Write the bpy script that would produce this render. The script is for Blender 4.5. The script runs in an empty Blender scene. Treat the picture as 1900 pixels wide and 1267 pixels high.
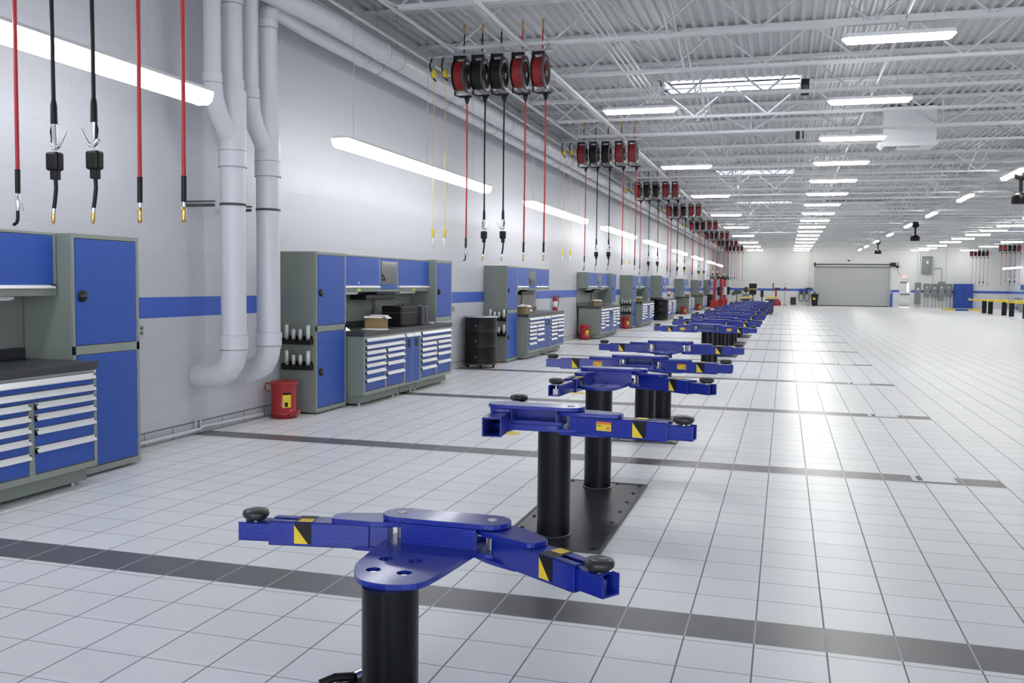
import bpy, bmesh, math, random
from mathutils import Vector, Matrix
random.seed(7)
S = bpy.context.scene
COL = S.collection
PI = math.pi
R = math.radians

# ------------------------------------------------------------------ camera, world, exposure
H_CAM = 1.5772
yaw, pitch, roll = -0.2848, -0.0625, 0.0116
fwd = Vector((math.sin(yaw) * math.cos(pitch), math.cos(yaw) * math.cos(pitch), math.sin(pitch)))
right0 = Vector((math.cos(yaw), -math.sin(yaw), 0))
up0 = right0.cross(fwd)
right = math.cos(roll) * right0 + math.sin(roll) * up0
up = -math.sin(roll) * right0 + math.cos(roll) * up0
cam_d = bpy.data.cameras.new('camera')
cam = bpy.data.objects.new('camera', cam_d)
COL.objects.link(cam)
m = Matrix.Identity(4)
for i in range(3):
    m[i][0] = right[i]; m[i][1] = up[i]; m[i][2] = -fwd[i]
m[2][3] = H_CAM
cam.matrix_world = m
cam_d.sensor_width = 36
cam_d.lens = 36 * 1722.63 / 1900
cam_d.clip_end = 400
S.camera = cam
S.view_settings.view_transform = 'Standard'
S.view_settings.look = 'None'
S.view_settings.gamma = 1
S.view_settings.use_curve_mapping = False
S.view_settings.exposure = 1.27
S.cycles.max_bounces = 7
S.cycles.diffuse_bounces = 5
S.cycles.glossy_bounces = 3
S.cycles.sample_clamp_indirect = 4
w = bpy.data.worlds.new('world'); S.world = w; w.use_nodes = True
bg = w.node_tree.nodes['Background']
bg.inputs[0].default_value = (0.86, 0.91, 1.0, 1)
bg.inputs[1].default_value = 3.2
LIGHT_STRENGTH = 18

# ------------------------------------------------------------------ materials
MATS = {}
def mat(name, col, rough=.5, metal=0, coat=0, emit=None, es=0, noise=0, nscale=8, bump=0, bscale=60, trans=0):
    if name in MATS: return MATS[name]
    M = bpy.data.materials.new(name); M.use_nodes = True
    nt = M.node_tree; b = nt.nodes['Principled BSDF']
    b.inputs['Base Color'].default_value = (*col, 1)
    b.inputs['Roughness'].default_value = rough
    b.inputs['Metallic'].default_value = metal
    b.inputs['Coat Weight'].default_value = coat
    b.inputs['Coat Roughness'].default_value = .08
    if trans: b.inputs['Transmission Weight'].default_value = trans
    if emit:
        b.inputs['Emission Color'].default_value = (*emit, 1)
        b.inputs['Emission Strength'].default_value = es
    if noise or bump:
        tc = nt.nodes.new('ShaderNodeTexCoord')
        nz = nt.nodes.new('ShaderNodeTexNoise'); nz.inputs['Scale'].default_value = nscale
        nz.inputs['Detail'].default_value = 3
        nt.links.new(tc.outputs['Object'], nz.inputs['Vector'])
        if noise:
            mr = nt.nodes.new('ShaderNodeMapRange')
            mr.inputs[3].default_value = 1 - noise; mr.inputs[4].default_value = 1 + noise
            nt.links.new(nz.outputs['Fac'], mr.inputs[0])
            mx = nt.nodes.new('ShaderNodeVectorMath'); mx.operation = 'SCALE'
            mx.inputs[0].default_value = col
            nt.links.new(mr.outputs[0], mx.inputs['Scale'])
            nt.links.new(mx.outputs[0], b.inputs['Base Color'])
        if bump:
            n2 = nt.nodes.new('ShaderNodeTexNoise'); n2.inputs['Scale'].default_value = bscale
            nt.links.new(tc.outputs['Object'], n2.inputs['Vector'])
            bp = nt.nodes.new('ShaderNodeBump'); bp.inputs['Strength'].default_value = bump
            bp.inputs['Distance'].default_value = .003
            nt.links.new(n2.outputs['Fac'], bp.inputs['Height'])
            nt.links.new(bp.outputs[0], b.inputs['Normal'])
    MATS[name] = M
    return M

LBLUE = mat('lift_blue_enamel', (.004, .021, .30), .3, coat=.3, noise=.08, nscale=30, bump=.35, bscale=120)
CBLUE = mat('cabinet_blue_paint', (.022, .085, .40), .45, noise=.03)
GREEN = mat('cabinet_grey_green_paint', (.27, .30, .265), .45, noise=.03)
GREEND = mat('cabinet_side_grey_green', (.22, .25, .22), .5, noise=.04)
ALU = mat('aluminium', (.82, .83, .84), .3, metal=.35)
STEEL = mat('steel', (.55, .56, .58), .3, metal=.9)
CHROME = mat('chrome', (.8, .8, .82), .15, metal=1)
ZINC = mat('zinc', (.5, .51, .5), .45, metal=.7, noise=.1)
BLACK = mat('black_plastic', (.008, .008, .009), .42)
BLACK.node_tree.nodes['Principled BSDF'].inputs['Specular IOR Level'].default_value = .3
RUB = mat('black_rubber', (.018, .018, .02), .45, coat=.3, bump=.4, bscale=200)
COLM = mat('column_black_gloss', (.004, .005, .007), .3)
COLM.node_tree.nodes['Principled BSDF'].inputs['Specular IOR Level'].default_value = .25
PLATE = mat('plate_dark_steel', (.06, .062, .066), .3, metal=.6, noise=.3, nscale=12, bump=.6, bscale=18)
YEL = mat('yellow_sticker', (.85, .62, .03), .45)
ORG = mat('orange_print', (.75, .2, .03), .5)
WTOP = mat('worktop_dark', (.045, .047, .052), .3, noise=.15)
REDCOIL = mat('red_hose_coil', (.26, .010, .012), .5)
REDH = mat('red_hose_rubber', (.48, .02, .03), .4)
REDC = mat('red_can_paint', (.38, .010, .014), .4, coat=.3)
BRASS = mat('brass', (.65, .45, .16), .3, metal=.85)
PVC = mat('pipe_white_paint', (.66, .67, .70), .35, noise=.02)
JLINE = mat('pipe_joint_grey', (.30, .30, .32), .6)
JOIST = mat('joist_white_paint', (.62, .63, .64), .5, noise=.06, nscale=3)
DECK = mat('deck_white_paint', (.47, .48, .50), .5, noise=.06, nscale=.8)
CARD = mat('cardboard', (.42, .28, .14), .8, noise=.1)
PAPER = mat('white_paper', (.8, .8, .78), .7)
LIME = mat('lime_sticker', (.4, .85, .05), .5)
GLASSD = mat('smoked_glass', (.12, .12, .12), .08, coat=.6)
EPANEL = mat('panel_grey', (.20, .225, .22), .5, noise=.03)
BBLUE = mat('deep_blue_paint', (.012, .06, .34), .4)
STRIPE = mat('stripe_blue_paint', (.055, .13, .55), .5)
DOORG = mat('door_light_grey', (.48, .49, .49), .5, noise=.03)
WHITE = mat('white_enamel', (.75, .76, .77), .4)
LAMP = mat('lamp_lens', (.95, .95, .92), .4, emit=(1, 1, .95), es=LIGHT_STRENGTH)
LAMPW = mat('lamp_lens_cool', (.95, .95, .95), .4, emit=(.96, .98, 1), es=4.2)
REDLED = mat('exit_letters_lit', (.8, .05, .05), .4, emit=(1, .12, .1), es=2.5)
DGREY = mat('dark_grey_metal', (.07, .072, .075), .45, metal=.2)
BUMPY = mat('grey_hose', (.2, .2, .21), .6)
PURP = mat('dark_maroon', (.12, .015, .03), .45)

def tile_material():
    M = bpy.data.materials.new('floor_tiles'); M.use_nodes = True
    nt = M.node_tree; N = nt.nodes; L = nt.links; b = N['Principled BSDF']
    geo = N.new('ShaderNodeNewGeometry'); sx = N.new('ShaderNodeSeparateXYZ')
    L.new(geo.outputs['Position'], sx.inputs[0])
    def ma(op, a, c=None, d=None):
        n = N.new('ShaderNodeMath'); n.operation = op
        for i, v in enumerate((a, c, d)):
            if v is None: continue
            if isinstance(v, (int, float)): n.inputs[i].default_value = v
            else: L.new(v, n.inputs[i])
        return n.outputs[0]
    X, Y = sx.outputs[0], sx.outputs[1]
    T = .3048
    gx = ma('FLOORED_MODULO', ma('ADD', X, 4.3537 + 30.48), T)
    gx = ma('MINIMUM', gx, ma('SUBTRACT', T, gx))
    lx = ma('LESS_THAN', gx, .0036)
    P = 3.94
    v = ma('FLOORED_MODULO', ma('SUBTRACT', Y, 4.154), P)
    instripe = ma('MULTIPLY', ma('LESS_THAN', v, .295), ma('LESS_THAN', X, 1.74))
    rr = ma('FLOORED_MODULO', ma('SUBTRACT', v, .295), .3)
    ry = ma('MINIMUM', rr, ma('SUBTRACT', .3, rr))
    ly = ma('MULTIPLY', ma('LESS_THAN', ry, .0026), ma('SUBTRACT', 1, instripe))
    # per tile tone
    cx = ma('FLOOR', ma('DIVIDE', ma('ADD', X, 4.3537), T)); cy = ma('FLOOR', ma('DIVIDE', ma('SUBTRACT', Y, 4.154 + .295 - .0), .3))
    comb = N.new('ShaderNodeCombineXYZ'); L.new(cx, comb.inputs[0]); L.new(cy, comb.inputs[1])
    wn = N.new('ShaderNodeTexWhiteNoise'); wn.noise_dimensions = '2D'; L.new(comb.outputs[0], wn.inputs['Vector'])
    tone = ma('ADD', ma('MULTIPLY', wn.outputs['Value'], .05), .975)
    nz = N.new('ShaderNodeTexNoise'); nz.inputs['Scale'].default_value = 160; L.new(geo.outputs['Position'], nz.inputs['Vector'])
    tone = ma('MULTIPLY', tone, ma('ADD', ma('MULTIPLY', nz.outputs['Fac'], .12), .94))
    def mixc(f, a, c):
        n = N.new('ShaderNodeMix'); n.data_type = 'RGBA'; L.new(f, n.inputs[0])
        for k, v_ in ((6, a), (7, c)):
            if isinstance(v_, tuple): n.inputs[k].default_value = (*v_, 1)
            else: L.new(v_, n.inputs[k])
        return n.outputs[2]
    base = N.new('ShaderNodeVectorMath'); base.operation = 'SCALE'; base.inputs[0].default_value = (.86, .865, .885)
    L.new(tone, base.inputs['Scale'])
    c = mixc(instripe, base.outputs[0], (.135, .13, .142))
    grl = mixc(instripe, (.10, .10, .13), (.6, .6, .62))
    c = mixc(ma('MAXIMUM', ma('MULTIPLY', lx, .85), ma('MULTIPLY', ly, .75)), c, grl)
    L.new(c, b.inputs['Base Color'])
    rg = ma('ADD', ma('MULTIPLY', ma('MAXIMUM', lx, ly), .4), .33)
    L.new(rg, b.inputs['Roughness'])
    b.inputs['Specular IOR Level'].default_value = .5
    n3 = N.new('ShaderNodeTexNoise'); n3.inputs['Scale'].default_value = 45; L.new(geo.outputs['Position'], n3.inputs['Vector'])
    bp = N.new('ShaderNodeBump'); bp.inputs['Strength'].default_value = .12; bp.inputs['Distance'].default_value = .002
    L.new(n3.outputs['Fac'], bp.inputs['Height']); L.new(bp.outputs[0], b.inputs['Normal'])
    return M

def wall_material(name, axis, stripe=True, col=(.575, .58, .62)):
    """painted concrete block; axis = 0 when the wall runs along X, 1 along Y"""
    M = bpy.data.materials.new(name); M.use_nodes = True
    nt = M.node_tree; N = nt.nodes; L = nt.links; b = N['Principled BSDF']
    geo = N.new('ShaderNodeNewGeometry'); sx = N.new('ShaderNodeSeparateXYZ')
    L.new(geo.outputs['Position'], sx.inputs[0])
    cb = N.new('ShaderNodeCombineXYZ'); L.new(sx.outputs[axis], cb.inputs[0]); L.new(sx.outputs[2], cb.inputs[1])
    br = N.new('ShaderNodeTexBrick'); L.new(cb.outputs[0], br.inputs['Vector'])
    br.inputs['Color1'].default_value = (1, 1, 1, 1); br.inputs['Color2'].default_value = (.975, .975, .975, 1)
    br.inputs['Mortar'].default_value = (.93, .93, .93, 1)
    br.inputs['Scale'].default_value = 1; br.inputs['Mortar Size'].default_value = .004
    br.inputs['Brick Width'].default_value = .4064; br.inputs['Row Height'].default_value = .2032
    def ma(op, a, c=None):
        n = N.new('ShaderNodeMath'); n.operation = op
        for i, v in enumerate((a, c)):
            if v is None: continue
            if isinstance(v, (int, float)): n.inputs[i].default_value = v
            else: L.new(v, n.inputs[i])
        return n.outputs[0]
    Z = sx.outputs[2]
    st = ma('MULTIPLY', ma('GREATER_THAN', Z, 1.2075), ma('LESS_THAN', Z, 1.4065))
    mixn = N.new('ShaderNodeMix'); mixn.data_type = 'RGBA'
    L.new(st if stripe else ma('MULTIPLY', st, 0), mixn.inputs[0])
    mixn.inputs[6].default_value = (*col, 1); mixn.inputs[7].default_value = (.055, .13, .55, 1)
    mul = N.new('ShaderNodeMix'); mul.data_type = 'RGBA'; mul.blend_type = 'MULTIPLY'; mul.inputs[0].default_value = 1
    L.new(mixn.outputs[2], mul.inputs[6]); L.new(br.outputs['Color'], mul.inputs[7])
    L.new(mul.outputs[2], b.inputs['Base Color'])
    b.inputs['Roughness'].default_value = .42
    bp = N.new('ShaderNodeBump'); bp.inputs['Strength'].default_value = .35; bp.inputs['Distance'].default_value = .004
    inv = ma('SUBTRACT', 1, br.outputs['Fac']); L.new(inv, bp.inputs['Height']); L.new(bp.outputs[0], b.inputs['Normal'])
    return M

# ------------------------------------------------------------------ mesh helpers
class MB:
    def __init__(s): s.v = []; s.f = []; s.mi = []; s.sm = []; s.M = None; s.cur = 0
    def _add(s, vs, fs, smooth=False):
        o = len(s.v)
        for p in vs:
            p = Vector(p)
            if s.M is not None: p = s.M @ p
            s.v.append(p)
        for f in fs:
            s.f.append(tuple(o + i for i in f)); s.mi.append(s.cur); s.sm.append(smooth)
    def box(s, x0, x1, y0, y1, z0, z1):
        s._add([(x0, y0, z0), (x1, y0, z0), (x1, y1, z0), (x0, y1, z0), (x0, y0, z1), (x1, y0, z1), (x1, y1, z1), (x0, y1, z1)],
               [(3, 2, 1, 0), (4, 5, 6, 7), (0, 1, 5, 4), (1, 2, 6, 5), (2, 3, 7, 6), (3, 0, 4, 7)])
        return s
    def prism(s, poly, z0, z1, axis='z'):
        n = len(poly)
        def P(a, c, d):
            return {'z': (a, c, d), 'y': (a, d, c), 'x': (d, a, c)}[axis]
        vs = [P(a, c, z0) for a, c in poly] + [P(a, c, z1) for a, c in poly]
        fs = [tuple(range(n))[::-1], tuple(range(n, 2 * n))] + [(i, (i + 1) % n, n + (i + 1) % n, n + i) for i in range(n)]
        if axis == 'y': fs = [f[::-1] for f in fs]
        s._add(vs, fs); return s
    def cyl(s, p0, p1, r0, r1=None, n=16, caps=True):
        r1 = r0 if r1 is None else r1
        p0 = Vector(p0); p1 = Vector(p1); d = (p1 - p0)
        if d.length < 1e-9: return s
        d.normalize(); a = d.orthogonal().normalized(); b = d.cross(a)
        vs = []
        for p, r in ((p0, r0), (p1, r1)):
            vs += [p + a * r * math.cos(2 * PI * i / n) + b * r * math.sin(2 * PI * i / n) for i in range(n)]
        s._add(vs, [(i, (i + 1) % n, n + (i + 1) % n, n + i) for i in range(n)], True)
        if caps:
            s._add(vs, [tuple(range(n))[::-1], tuple(range(n, 2 * n))])
        return s
    def lathe(s, c, prof, n=24, axis='z'):
        """prof: (radius, height) list; closed with caps when radius 0"""
        vs = []; c = Vector(c)
        for r, h in prof:
            for i in range(n):
                a = 2 * PI * i / n; u, w_ = r * math.cos(a), r * math.sin(a)
                vs.append(c + Vector({'z': (u, w_, h), 'x': (h, u, w_), 'y': (w_, h, u)}[axis]))
        fs = []
        for k in range(len(prof) - 1):
            for i in range(n):
                j = (i + 1) % n
                fs.append((k * n + i, k * n + j, (k + 1) * n + j, (k + 1) * n + i))
        s._add(vs, fs, True); return s
    def tube(s, pts, r, n=10, caps=True):
        pts = [Vector(p) for p in pts]; m_ = len(pts)
        rr = r if isinstance(r, (list, tuple)) else [r] * m_
        ref = None; vs = []
        for i in range(m_):
            t = (pts[min(i + 1, m_ - 1)] - pts[max(i - 1, 0)])
            if t.length < 1e-9: t = Vector((0, 0, 1))
            t.normalize()
            a = t.orthogonal().normalized() if ref is None else (ref - t * ref.dot(t)).normalized()
            ref = a; b = t.cross(a)
            vs += [pts[i] + a * rr[i] * math.cos(2 * PI * k / n) + b * rr[i] * math.sin(2 * PI * k / n) for k in range(n)]
        fs = [(i * n + k, i * n + (k + 1) % n, (i + 1) * n + (k + 1) % n, (i + 1) * n + k) for i in range(m_ - 1) for k in range(n)]
        s._add(vs, fs, True)
        if caps: s._add(vs, [tuple(range(n))[::-1], tuple(range((m_ - 1) * n, m_ * n))])
        return s
    def quad(s, *ps): s._add(ps, [tuple(range(len(ps)))]); return s
    def mat(s, i): s.cur = i; return s
    def at(s, M): s.M = M; return s
    def build(s, name, mats, parent=None, bevel=0, loc=None):
        me = bpy.data.meshes.new(name)
        me.from_pydata([tuple(v) for v in s.v], [], s.f)
        mats = mats if isinstance(mats, (list, tuple)) else [mats]
        for q in mats: me.materials.append(q)
        me.polygons.foreach_set('material_index', s.mi)
        me.polygons.foreach_set('use_smooth', s.sm)
        me.update()
        bm = bmesh.new(); bm.from_mesh(me)
        bmesh.ops.recalc_face_normals(bm, faces=bm.faces)
        bm.to_mesh(me); bm.free()
        o = bpy.data.objects.new(name, me); COL.objects.link(o)
        if parent: o.parent = parent
        if loc: o.location = loc
        if bevel:
            md = o.modifiers.new('bevel', 'BEVEL'); md.width = bevel; md.segments = 2; md.limit_method = 'ANGLE'; md.angle_limit = R(50)
            md.harden_normals = False
        return o

def thing(name, label, cat, loc=(0, 0, 0), rotz=0, group=None):
    o = bpy.data.objects.new(name, None); COL.objects.link(o)
    o.empty_display_size = .1
    o.location = loc; o.rotation_euler = (0, 0, rotz); o['label'] = label; o['category'] = cat
    if group: o['group'] = group
    return o
def tag(o, label, cat, group=None):
    o['label'] = label; o['category'] = cat
    if group: o['group'] = group
    return o
KIDS = {}
def copy_tree(o, parent=None):
    c = o.copy(); COL.objects.link(c)
    if parent: c.parent = parent
    for ch in list(o.children): copy_tree(ch, c)
    return c
PROTO = {}
def place(key, maker, loc, label, group=None, rotz=0, cat=None):
    """first use builds the thing, later uses copy it with its parts"""
    if key not in PROTO:
        o = maker(); PROTO[key] = o
    else:
        o = copy_tree(PROTO[key])
    o.location = loc; o.rotation_euler = (0, 0, rotz)
    o['label'] = label
    if group: o['group'] = group
    return o
def struct(o): o['kind'] = 'structure'; return o
ORD = ['nearest', 'second', 'third', 'fourth', 'fifth', 'sixth', 'seventh', 'eighth', 'ninth', 'tenth', 'eleventh', 'twelfth', 'thirteenth',
       'fourteenth', 'fifteenth', 'sixteenth', 'seventeenth', 'eighteenth', 'nineteenth', 'twentieth', 'twenty-first', 'twenty-second',
       'twenty-third', 'twenty-fourth', 'twenty-fifth', 'twenty-sixth', 'twenty-seventh', 'twenty-eighth', 'twenty-ninth', 'thirtieth',
       'thirty-first', 'thirty-second', 'thirty-third', 'thirty-fourth', 'thirty-fifth', 'thirty-sixth', 'thirty-seventh', 'thirty-eighth', 'thirty-ninth', 'fortieth']
def rounded(poly, r, n=4):
    out = []; m_ = len(poly)
    for i in range(m_):
        p = Vector(poly[i]); a = Vector(poly[i - 1]); b = Vector(poly[(i + 1) % m_])
        rr = min(r, (a - p).length * .45, (b - p).length * .45)
        q0 = p + (a - p).normalized() * rr; q1 = p + (b - p).normalized() * rr
        for k in range(n + 1):
            t = k / n; out.append(tuple((1 - t) ** 2 * q0 + 2 * t * (1 - t) * p + t * t * q1))
    return out
def capsule(x0, x1, y, r, n=8):
    pts = [(x1 + r * math.cos(a), y + r * math.sin(a)) for a in [(-PI / 2 + PI * k / n) for k in range(n + 1)]]
    pts += [(x0 - r * math.cos(a), y + r * math.sin(a)) for a in [(PI / 2 - PI * k / n) for k in range(n + 1)]]
    return pts

XL, XR, YB, YF = -5.76, 16.95, 82.0, -7.0
ZD = 5.40

# ================================================================== SETTING
struct(MB().box(XL - .3, XR + .3, YF, YB + .3, -.2, 0).build('floor', tile_material()))
struct(MB().box(XL - .3, XL, YF, YB, 0, ZD + .1).build('wall_left', wall_material('block_wall_left', 1)))
WB = wall_material('block_wall_back', 0, True, (.78, .785, .77))
DX0, DX1, DZ1 = 2.40, 8.22, 3.25
mb = MB(); mb.box(XL - .3, DX0, YB, YB + .3, 0, ZD + .1).box(DX0, DX1, YB, YB + .3, DZ1, ZD + .1)
mb.box(DX1, 8.98, YB, YB + .3, 0, ZD + .1).box(8.98, 9.86, YB, YB + .3, 2.13, ZD + .1).box(9.86, XR + .3, YB, YB + .3, 0, ZD + .1)
struct(mb.build('wall_back', WB))
struct(MB().box(XR, XR + .3, YF, YB, 0, ZD + .1).build('wall_right', wall_material('block_wall_right', 1)))
mb = MB(); px_ = XL - .3  # unseen wall behind the camera, added with openings to cut the daylight fill
for a_, b_ in ((-3.8, .2), (3.2, 7.6), (10.8, 15.2)):
    mb.box(px_, a_, YF - .3, YF, 0, ZD + .1).box(a_, b_, YF - .3, YF, 3.6, ZD + .1); px_ = b_
mb.box(px_, XR + .3, YF - .3, YF, 0, ZD + .1)
struct(mb.build('wall_front_added', wall_material('block_wall_front_added', 0)))
# recess chase in the far left corner
struct(MB().box(XL, -4.72, 80.6, YB, 0, ZD).build('wall_left_chase', wall_material('block_wall_chase', 0)))
# baseboard course of dark jointed block along the left wall
BASEM = bpy.data.materials.new('base_block'); BASEM.use_nodes = True
nt = BASEM.node_tree; bb = nt.nodes['Principled BSDF']
geo = nt.nodes.new('ShaderNodeNewGeometry'); sp = nt.nodes.new('ShaderNodeSeparateXYZ'); cb = nt.nodes.new('ShaderNodeCombineXYZ')
nt.links.new(geo.outputs['Position'], sp.inputs[0]); nt.links.new(sp.outputs[1], cb.inputs[0]); nt.links.new(sp.outputs[2], cb.inputs[1])
br = nt.nodes.new('ShaderNodeTexBrick'); nt.links.new(cb.outputs[0], br.inputs['Vector'])
br.inputs['Color1'].default_value = (.52, .52, .55, 1); br.inputs['Color2'].default_value = (.5, .5, .53, 1); br.inputs['Mortar'].default_value = (.12, .12, .13, 1)
br.inputs['Scale'].default_value = 1; br.inputs['Mortar Size'].default_value = .006; br.inputs['Brick Width'].default_value = .42; br.inputs['Row Height'].default_value = .125
nt.links.new(br.outputs['Color'], bb.inputs['Base Color']); bb.inputs['Roughness'].default_value = .5
struct(MB().box(XL, XL + .012, YF, 80.6, 0, .128).build('baseboard_left', BASEM))

# corrugated roof deck with skylight openings, flutes run along Y
SKY = [(-2.28, .16, 17.7, 18.8), (-2.28, .16, 31.6, 32.8), (-2.28, .16, 43.4, 44.6), (11.4, 13.85, 43.4, 44.6), (11.4, 13.85, 56, 57.2), (-2.28, .16, 56, 57.2)]
PITCH = .1524
mb = MB()
nfl = int((XR - XL) / PITCH) + 1
for i in range(nfl):
    x = XL + i * PITCH
    cuts = [(a, b) for (x0, x1, a, b) in SKY if x + PITCH > x0 and x < x1]
    segs = []; y = YF
    for a, b in sorted(cuts): segs.append((y, a)); y = b
    segs.append((y, YB))
    for a, b in segs:
        pr = [(x, ZD), (x + .060, ZD), (x + .085, ZD - .040), (x + .125, ZD - .040), (x + PITCH, ZD)]
        for k in range(4):
            (u0, z0), (u1, z1) = pr[k], pr[k + 1]
            mb.quad((u0, a, z0), (u1, a, z1), (u1, b, z1), (u0, b, z0))
struct(mb.build('ceiling', DECK))
mb = MB()   # roof slab above the deck keeps daylight out except at the skylights
xs = sorted({XL - .3, XR + .3} | {s_[0] for s_ in SKY} | {s_[1] for s_ in SKY})
ys = sorted({YF, YB + .3} | {s_[2] for s_ in SKY} | {s_[3] for s_ in SKY})
for i in range(len(xs) - 1):
    for j in range(len(ys) - 1):
        cxm, cym = (xs[i] + xs[i + 1]) / 2, (ys[j] + ys[j + 1]) / 2
        if any(s_[0] < cxm < s_[1] and s_[2] < cym < s_[3] for s_ in SKY): continue
        mb.box(xs[i], xs[i + 1], ys[j], ys[j + 1], ZD + .06, ZD + .16)
struct(mb.build('ceiling_roof_slab', DECK))
PANE = bpy.data.materials.new('skylight_acrylic'); PANE.use_nodes = True
nt = PANE.node_tree; nt.nodes.remove(nt.nodes['Principled BSDF'])
tr = nt.nodes.new('ShaderNodeBsdfTransparent'); tr.inputs[0].default_value = (.97, .98, 1, 1)
tl = nt.nodes.new('ShaderNodeBsdfTranslucent'); tl.inputs[0].default_value = (.95, .97, 1, 1)
mx = nt.nodes.new('ShaderNodeMixShader'); mx.inputs[0].default_value = .15
nt.links.new(tr.outputs[0], mx.inputs[1]); nt.links.new(tl.outputs[0], mx.inputs[2]); nt.links.new(mx.outputs[0], nt.nodes['Material Output'].inputs[0])
for k, (x0, x1, y0, y1) in enumerate(SKY):
    mb = MB(); t = .04
    mb.box(x0 - t, x1 + t, y0 - t, y0, ZD - .03, ZD + .17).box(x0 - t, x1 + t, y1, y1 + t, ZD - .03, ZD + .17)
    mb.box(x0 - t, x0, y0, y1, ZD - .03, ZD + .17).box(x1, x1 + t, y0, y1, ZD - .03, ZD + .17)
    wf = struct(mb.build('window_%d' % (k + 1), WHITE))
    MB().box(x0, x1, y0, y1, ZD + .15, ZD + .165).build('skylight_pane', PANE, wf)
    mb = MB()
    for q in (1, 2): mb.box(x0, x1, y0 + (y1 - y0) * q / 3 - .004, y0 + (y1 - y0) * q / 3 + .004, ZD + .04, ZD + .047)
    for q in (1, 2, 3, 4): mb.box(x0 + (x1 - x0) * q / 5 - .004, x0 + (x1 - x0) * q / 5 + .004, y0, y1, ZD + .047, ZD + .054)
    mb.build('safety_grille', WHITE, wf)

# ------------------------------------------------------------------ roof joists
ZC = 4.75
def joist(kind):
    r = thing('roof_joist', '', 'roof joist')
    x0, x1 = XL + 1.35, XR - 1.35
    g = kind == 'girder'
    bw, bh = (.075, .055) if g else (.045, .045)
    mb = MB()
    mb.box(x0, x1, -bw, -.008, ZC, ZC + bh).box(x0, x1, .008, bw, ZC, ZC + bh)
    mb.build('bottom_chord', JOIST, r)
    mb = MB(); zt = ZD - .04
    mb.box(XL + .002, XR - .002, -.06, -.006, zt - .05, zt).box(XL + .002, XR - .002, .006, .06, zt - .05, zt)
    mb.build('top_chord', JOIST, r)
    mb = MB(); pitch_ = 1.83 if g else 1.3; rr = .026 if g else .016
    n = int(round((x1 - x0) / pitch_)); p = (x1 - x0) / n
    zt2 = zt - .03; zb = ZC + .03
    for i in range(n):
        a = x0 + i * p
        mb.tube([(a, 0, zb), (a + p / 2, 0, zt2)], rr, 6); mb.tube([(a + p / 2, 0, zt2), (a + p, 0, zb)], rr, 6)
        if g: mb.tube([(a, 0, zb), (a, 0, zt2)], rr, 6)
    mb.tube([(x0, 0, zb), (XL + .25, 0, zt2)], rr, 6); mb.tube([(x1, 0, zb), (XR - .25, 0, zt2)], rr, 6)
    mb.build('web_bars', JOIST, r)
    if not g:
        for bx in (-1.6, 4.6, 10.8):
            mb = MB()
            mb.tube([(bx, .05, ZC + .03), (bx + .02, 1.92, zt - .02)], .016, 6)
            mb.tube([(bx + .05, .05, zt - .02), (bx + .07, 1.92, ZC + .03)], .016, 6)
            mb.build('bridging_brace', JOIST, r)
    return r
jy = [4.32 + 1.97 * k for k in range(-1, 39)]
GIRD = {20.08: 0, 35.84: 0, 47.66: 0, 61.45: 0, 77.21: 0}
ng = nj = 0
for y in jy:
    isg = any(abs(y - q) < .3 for q in GIRD)
    if y > 80: continue
    if isg:
        place('girder', lambda: joist('girder'), (0, y, 0), '%s heavy white truss girder from the camera, spanning below the roof deck' % ORD[ng], 'truss girders'); ng += 1
    else:
        place('joist', lambda: joist('joist'), (0, y, 0), '%s slim white bar joist from the camera, spanning below the roof deck' % ORD[nj], 'bar joists'); nj += 1

# ------------------------------------------------------------------ conduits and pipes at the ceiling (run along Y)
def conduit(x, z, y0, y1, r, label, name='ceiling_conduit', m_=JOIST):
    mb = MB(); mb.tube([(x, y0, z), (x, y1, z)], r, 8)
    o = tag(mb.build(name, m_), label, 'conduit', 'conduits under the roof'); return o
conduit(-5.28, 4.70, 2, 79, .016, 'thin white conduit nearest the left wall, running under the joists')
conduit(-5.12, 4.70, 2, 79, .013, 'second thin white conduit from the left wall, under the joists')
conduit(-4.98, 4.72, 2, 79, .022, 'third white conduit from the left wall, under the joists')
conduit(-4.62, 4.86, 2, 60, .028, 'white pipe passing through the joists above the hose reels, fourth from the left wall')
conduit(-4.36, 5.0, 2, 60, .018, 'white conduit high in the joists, fifth from the left wall')
conduit(-4.08, 5.08, 2, 60, .018, 'white conduit high in the joists, sixth from the left wall')
conduit(-3.78, 5.0, 2, 60, .022, 'white conduit high in the joists, seventh from the left wall')
conduit(-3.38, 4.70, 2, 79, .028, 'long thick white pipe under the joists beside the hose reels')
for k in range(4):
    mb = MB(); x = -2.52 + .085 * k
    mb.tube([(x, 5, 4.92), (x, 17.3, 4.92), (x, 17.45, 4.95), (x, 17.5, 5.05), (x, 17.5, 5.33)], .016, 8)
    tag(mb.build('ceiling_conduit', JOIST), '%s of four thin parallel white conduits running through the joists, counted from the left' % ['first', 'second', 'third', 'last'][k], 'conduit', 'conduits under the roof')
mb = MB(); mb.tube([(1.3, 5, 4.80), (1.3, 78, 4.80)], .014, 8)
tag(mb.build('ceiling_conduit', JOIST), 'thin white conduit feeding the centre row of hanging lights', 'conduit', 'conduits under the roof')
mb = MB(); mb.tube([(5.75, 5, 4.80), (5.75, 78, 4.80)], .02, 8)
tag(mb.build('ceiling_conduit', JOIST), 'white conduit above the lengthwise lights over the open floor', 'conduit', 'conduits under the roof')

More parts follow.
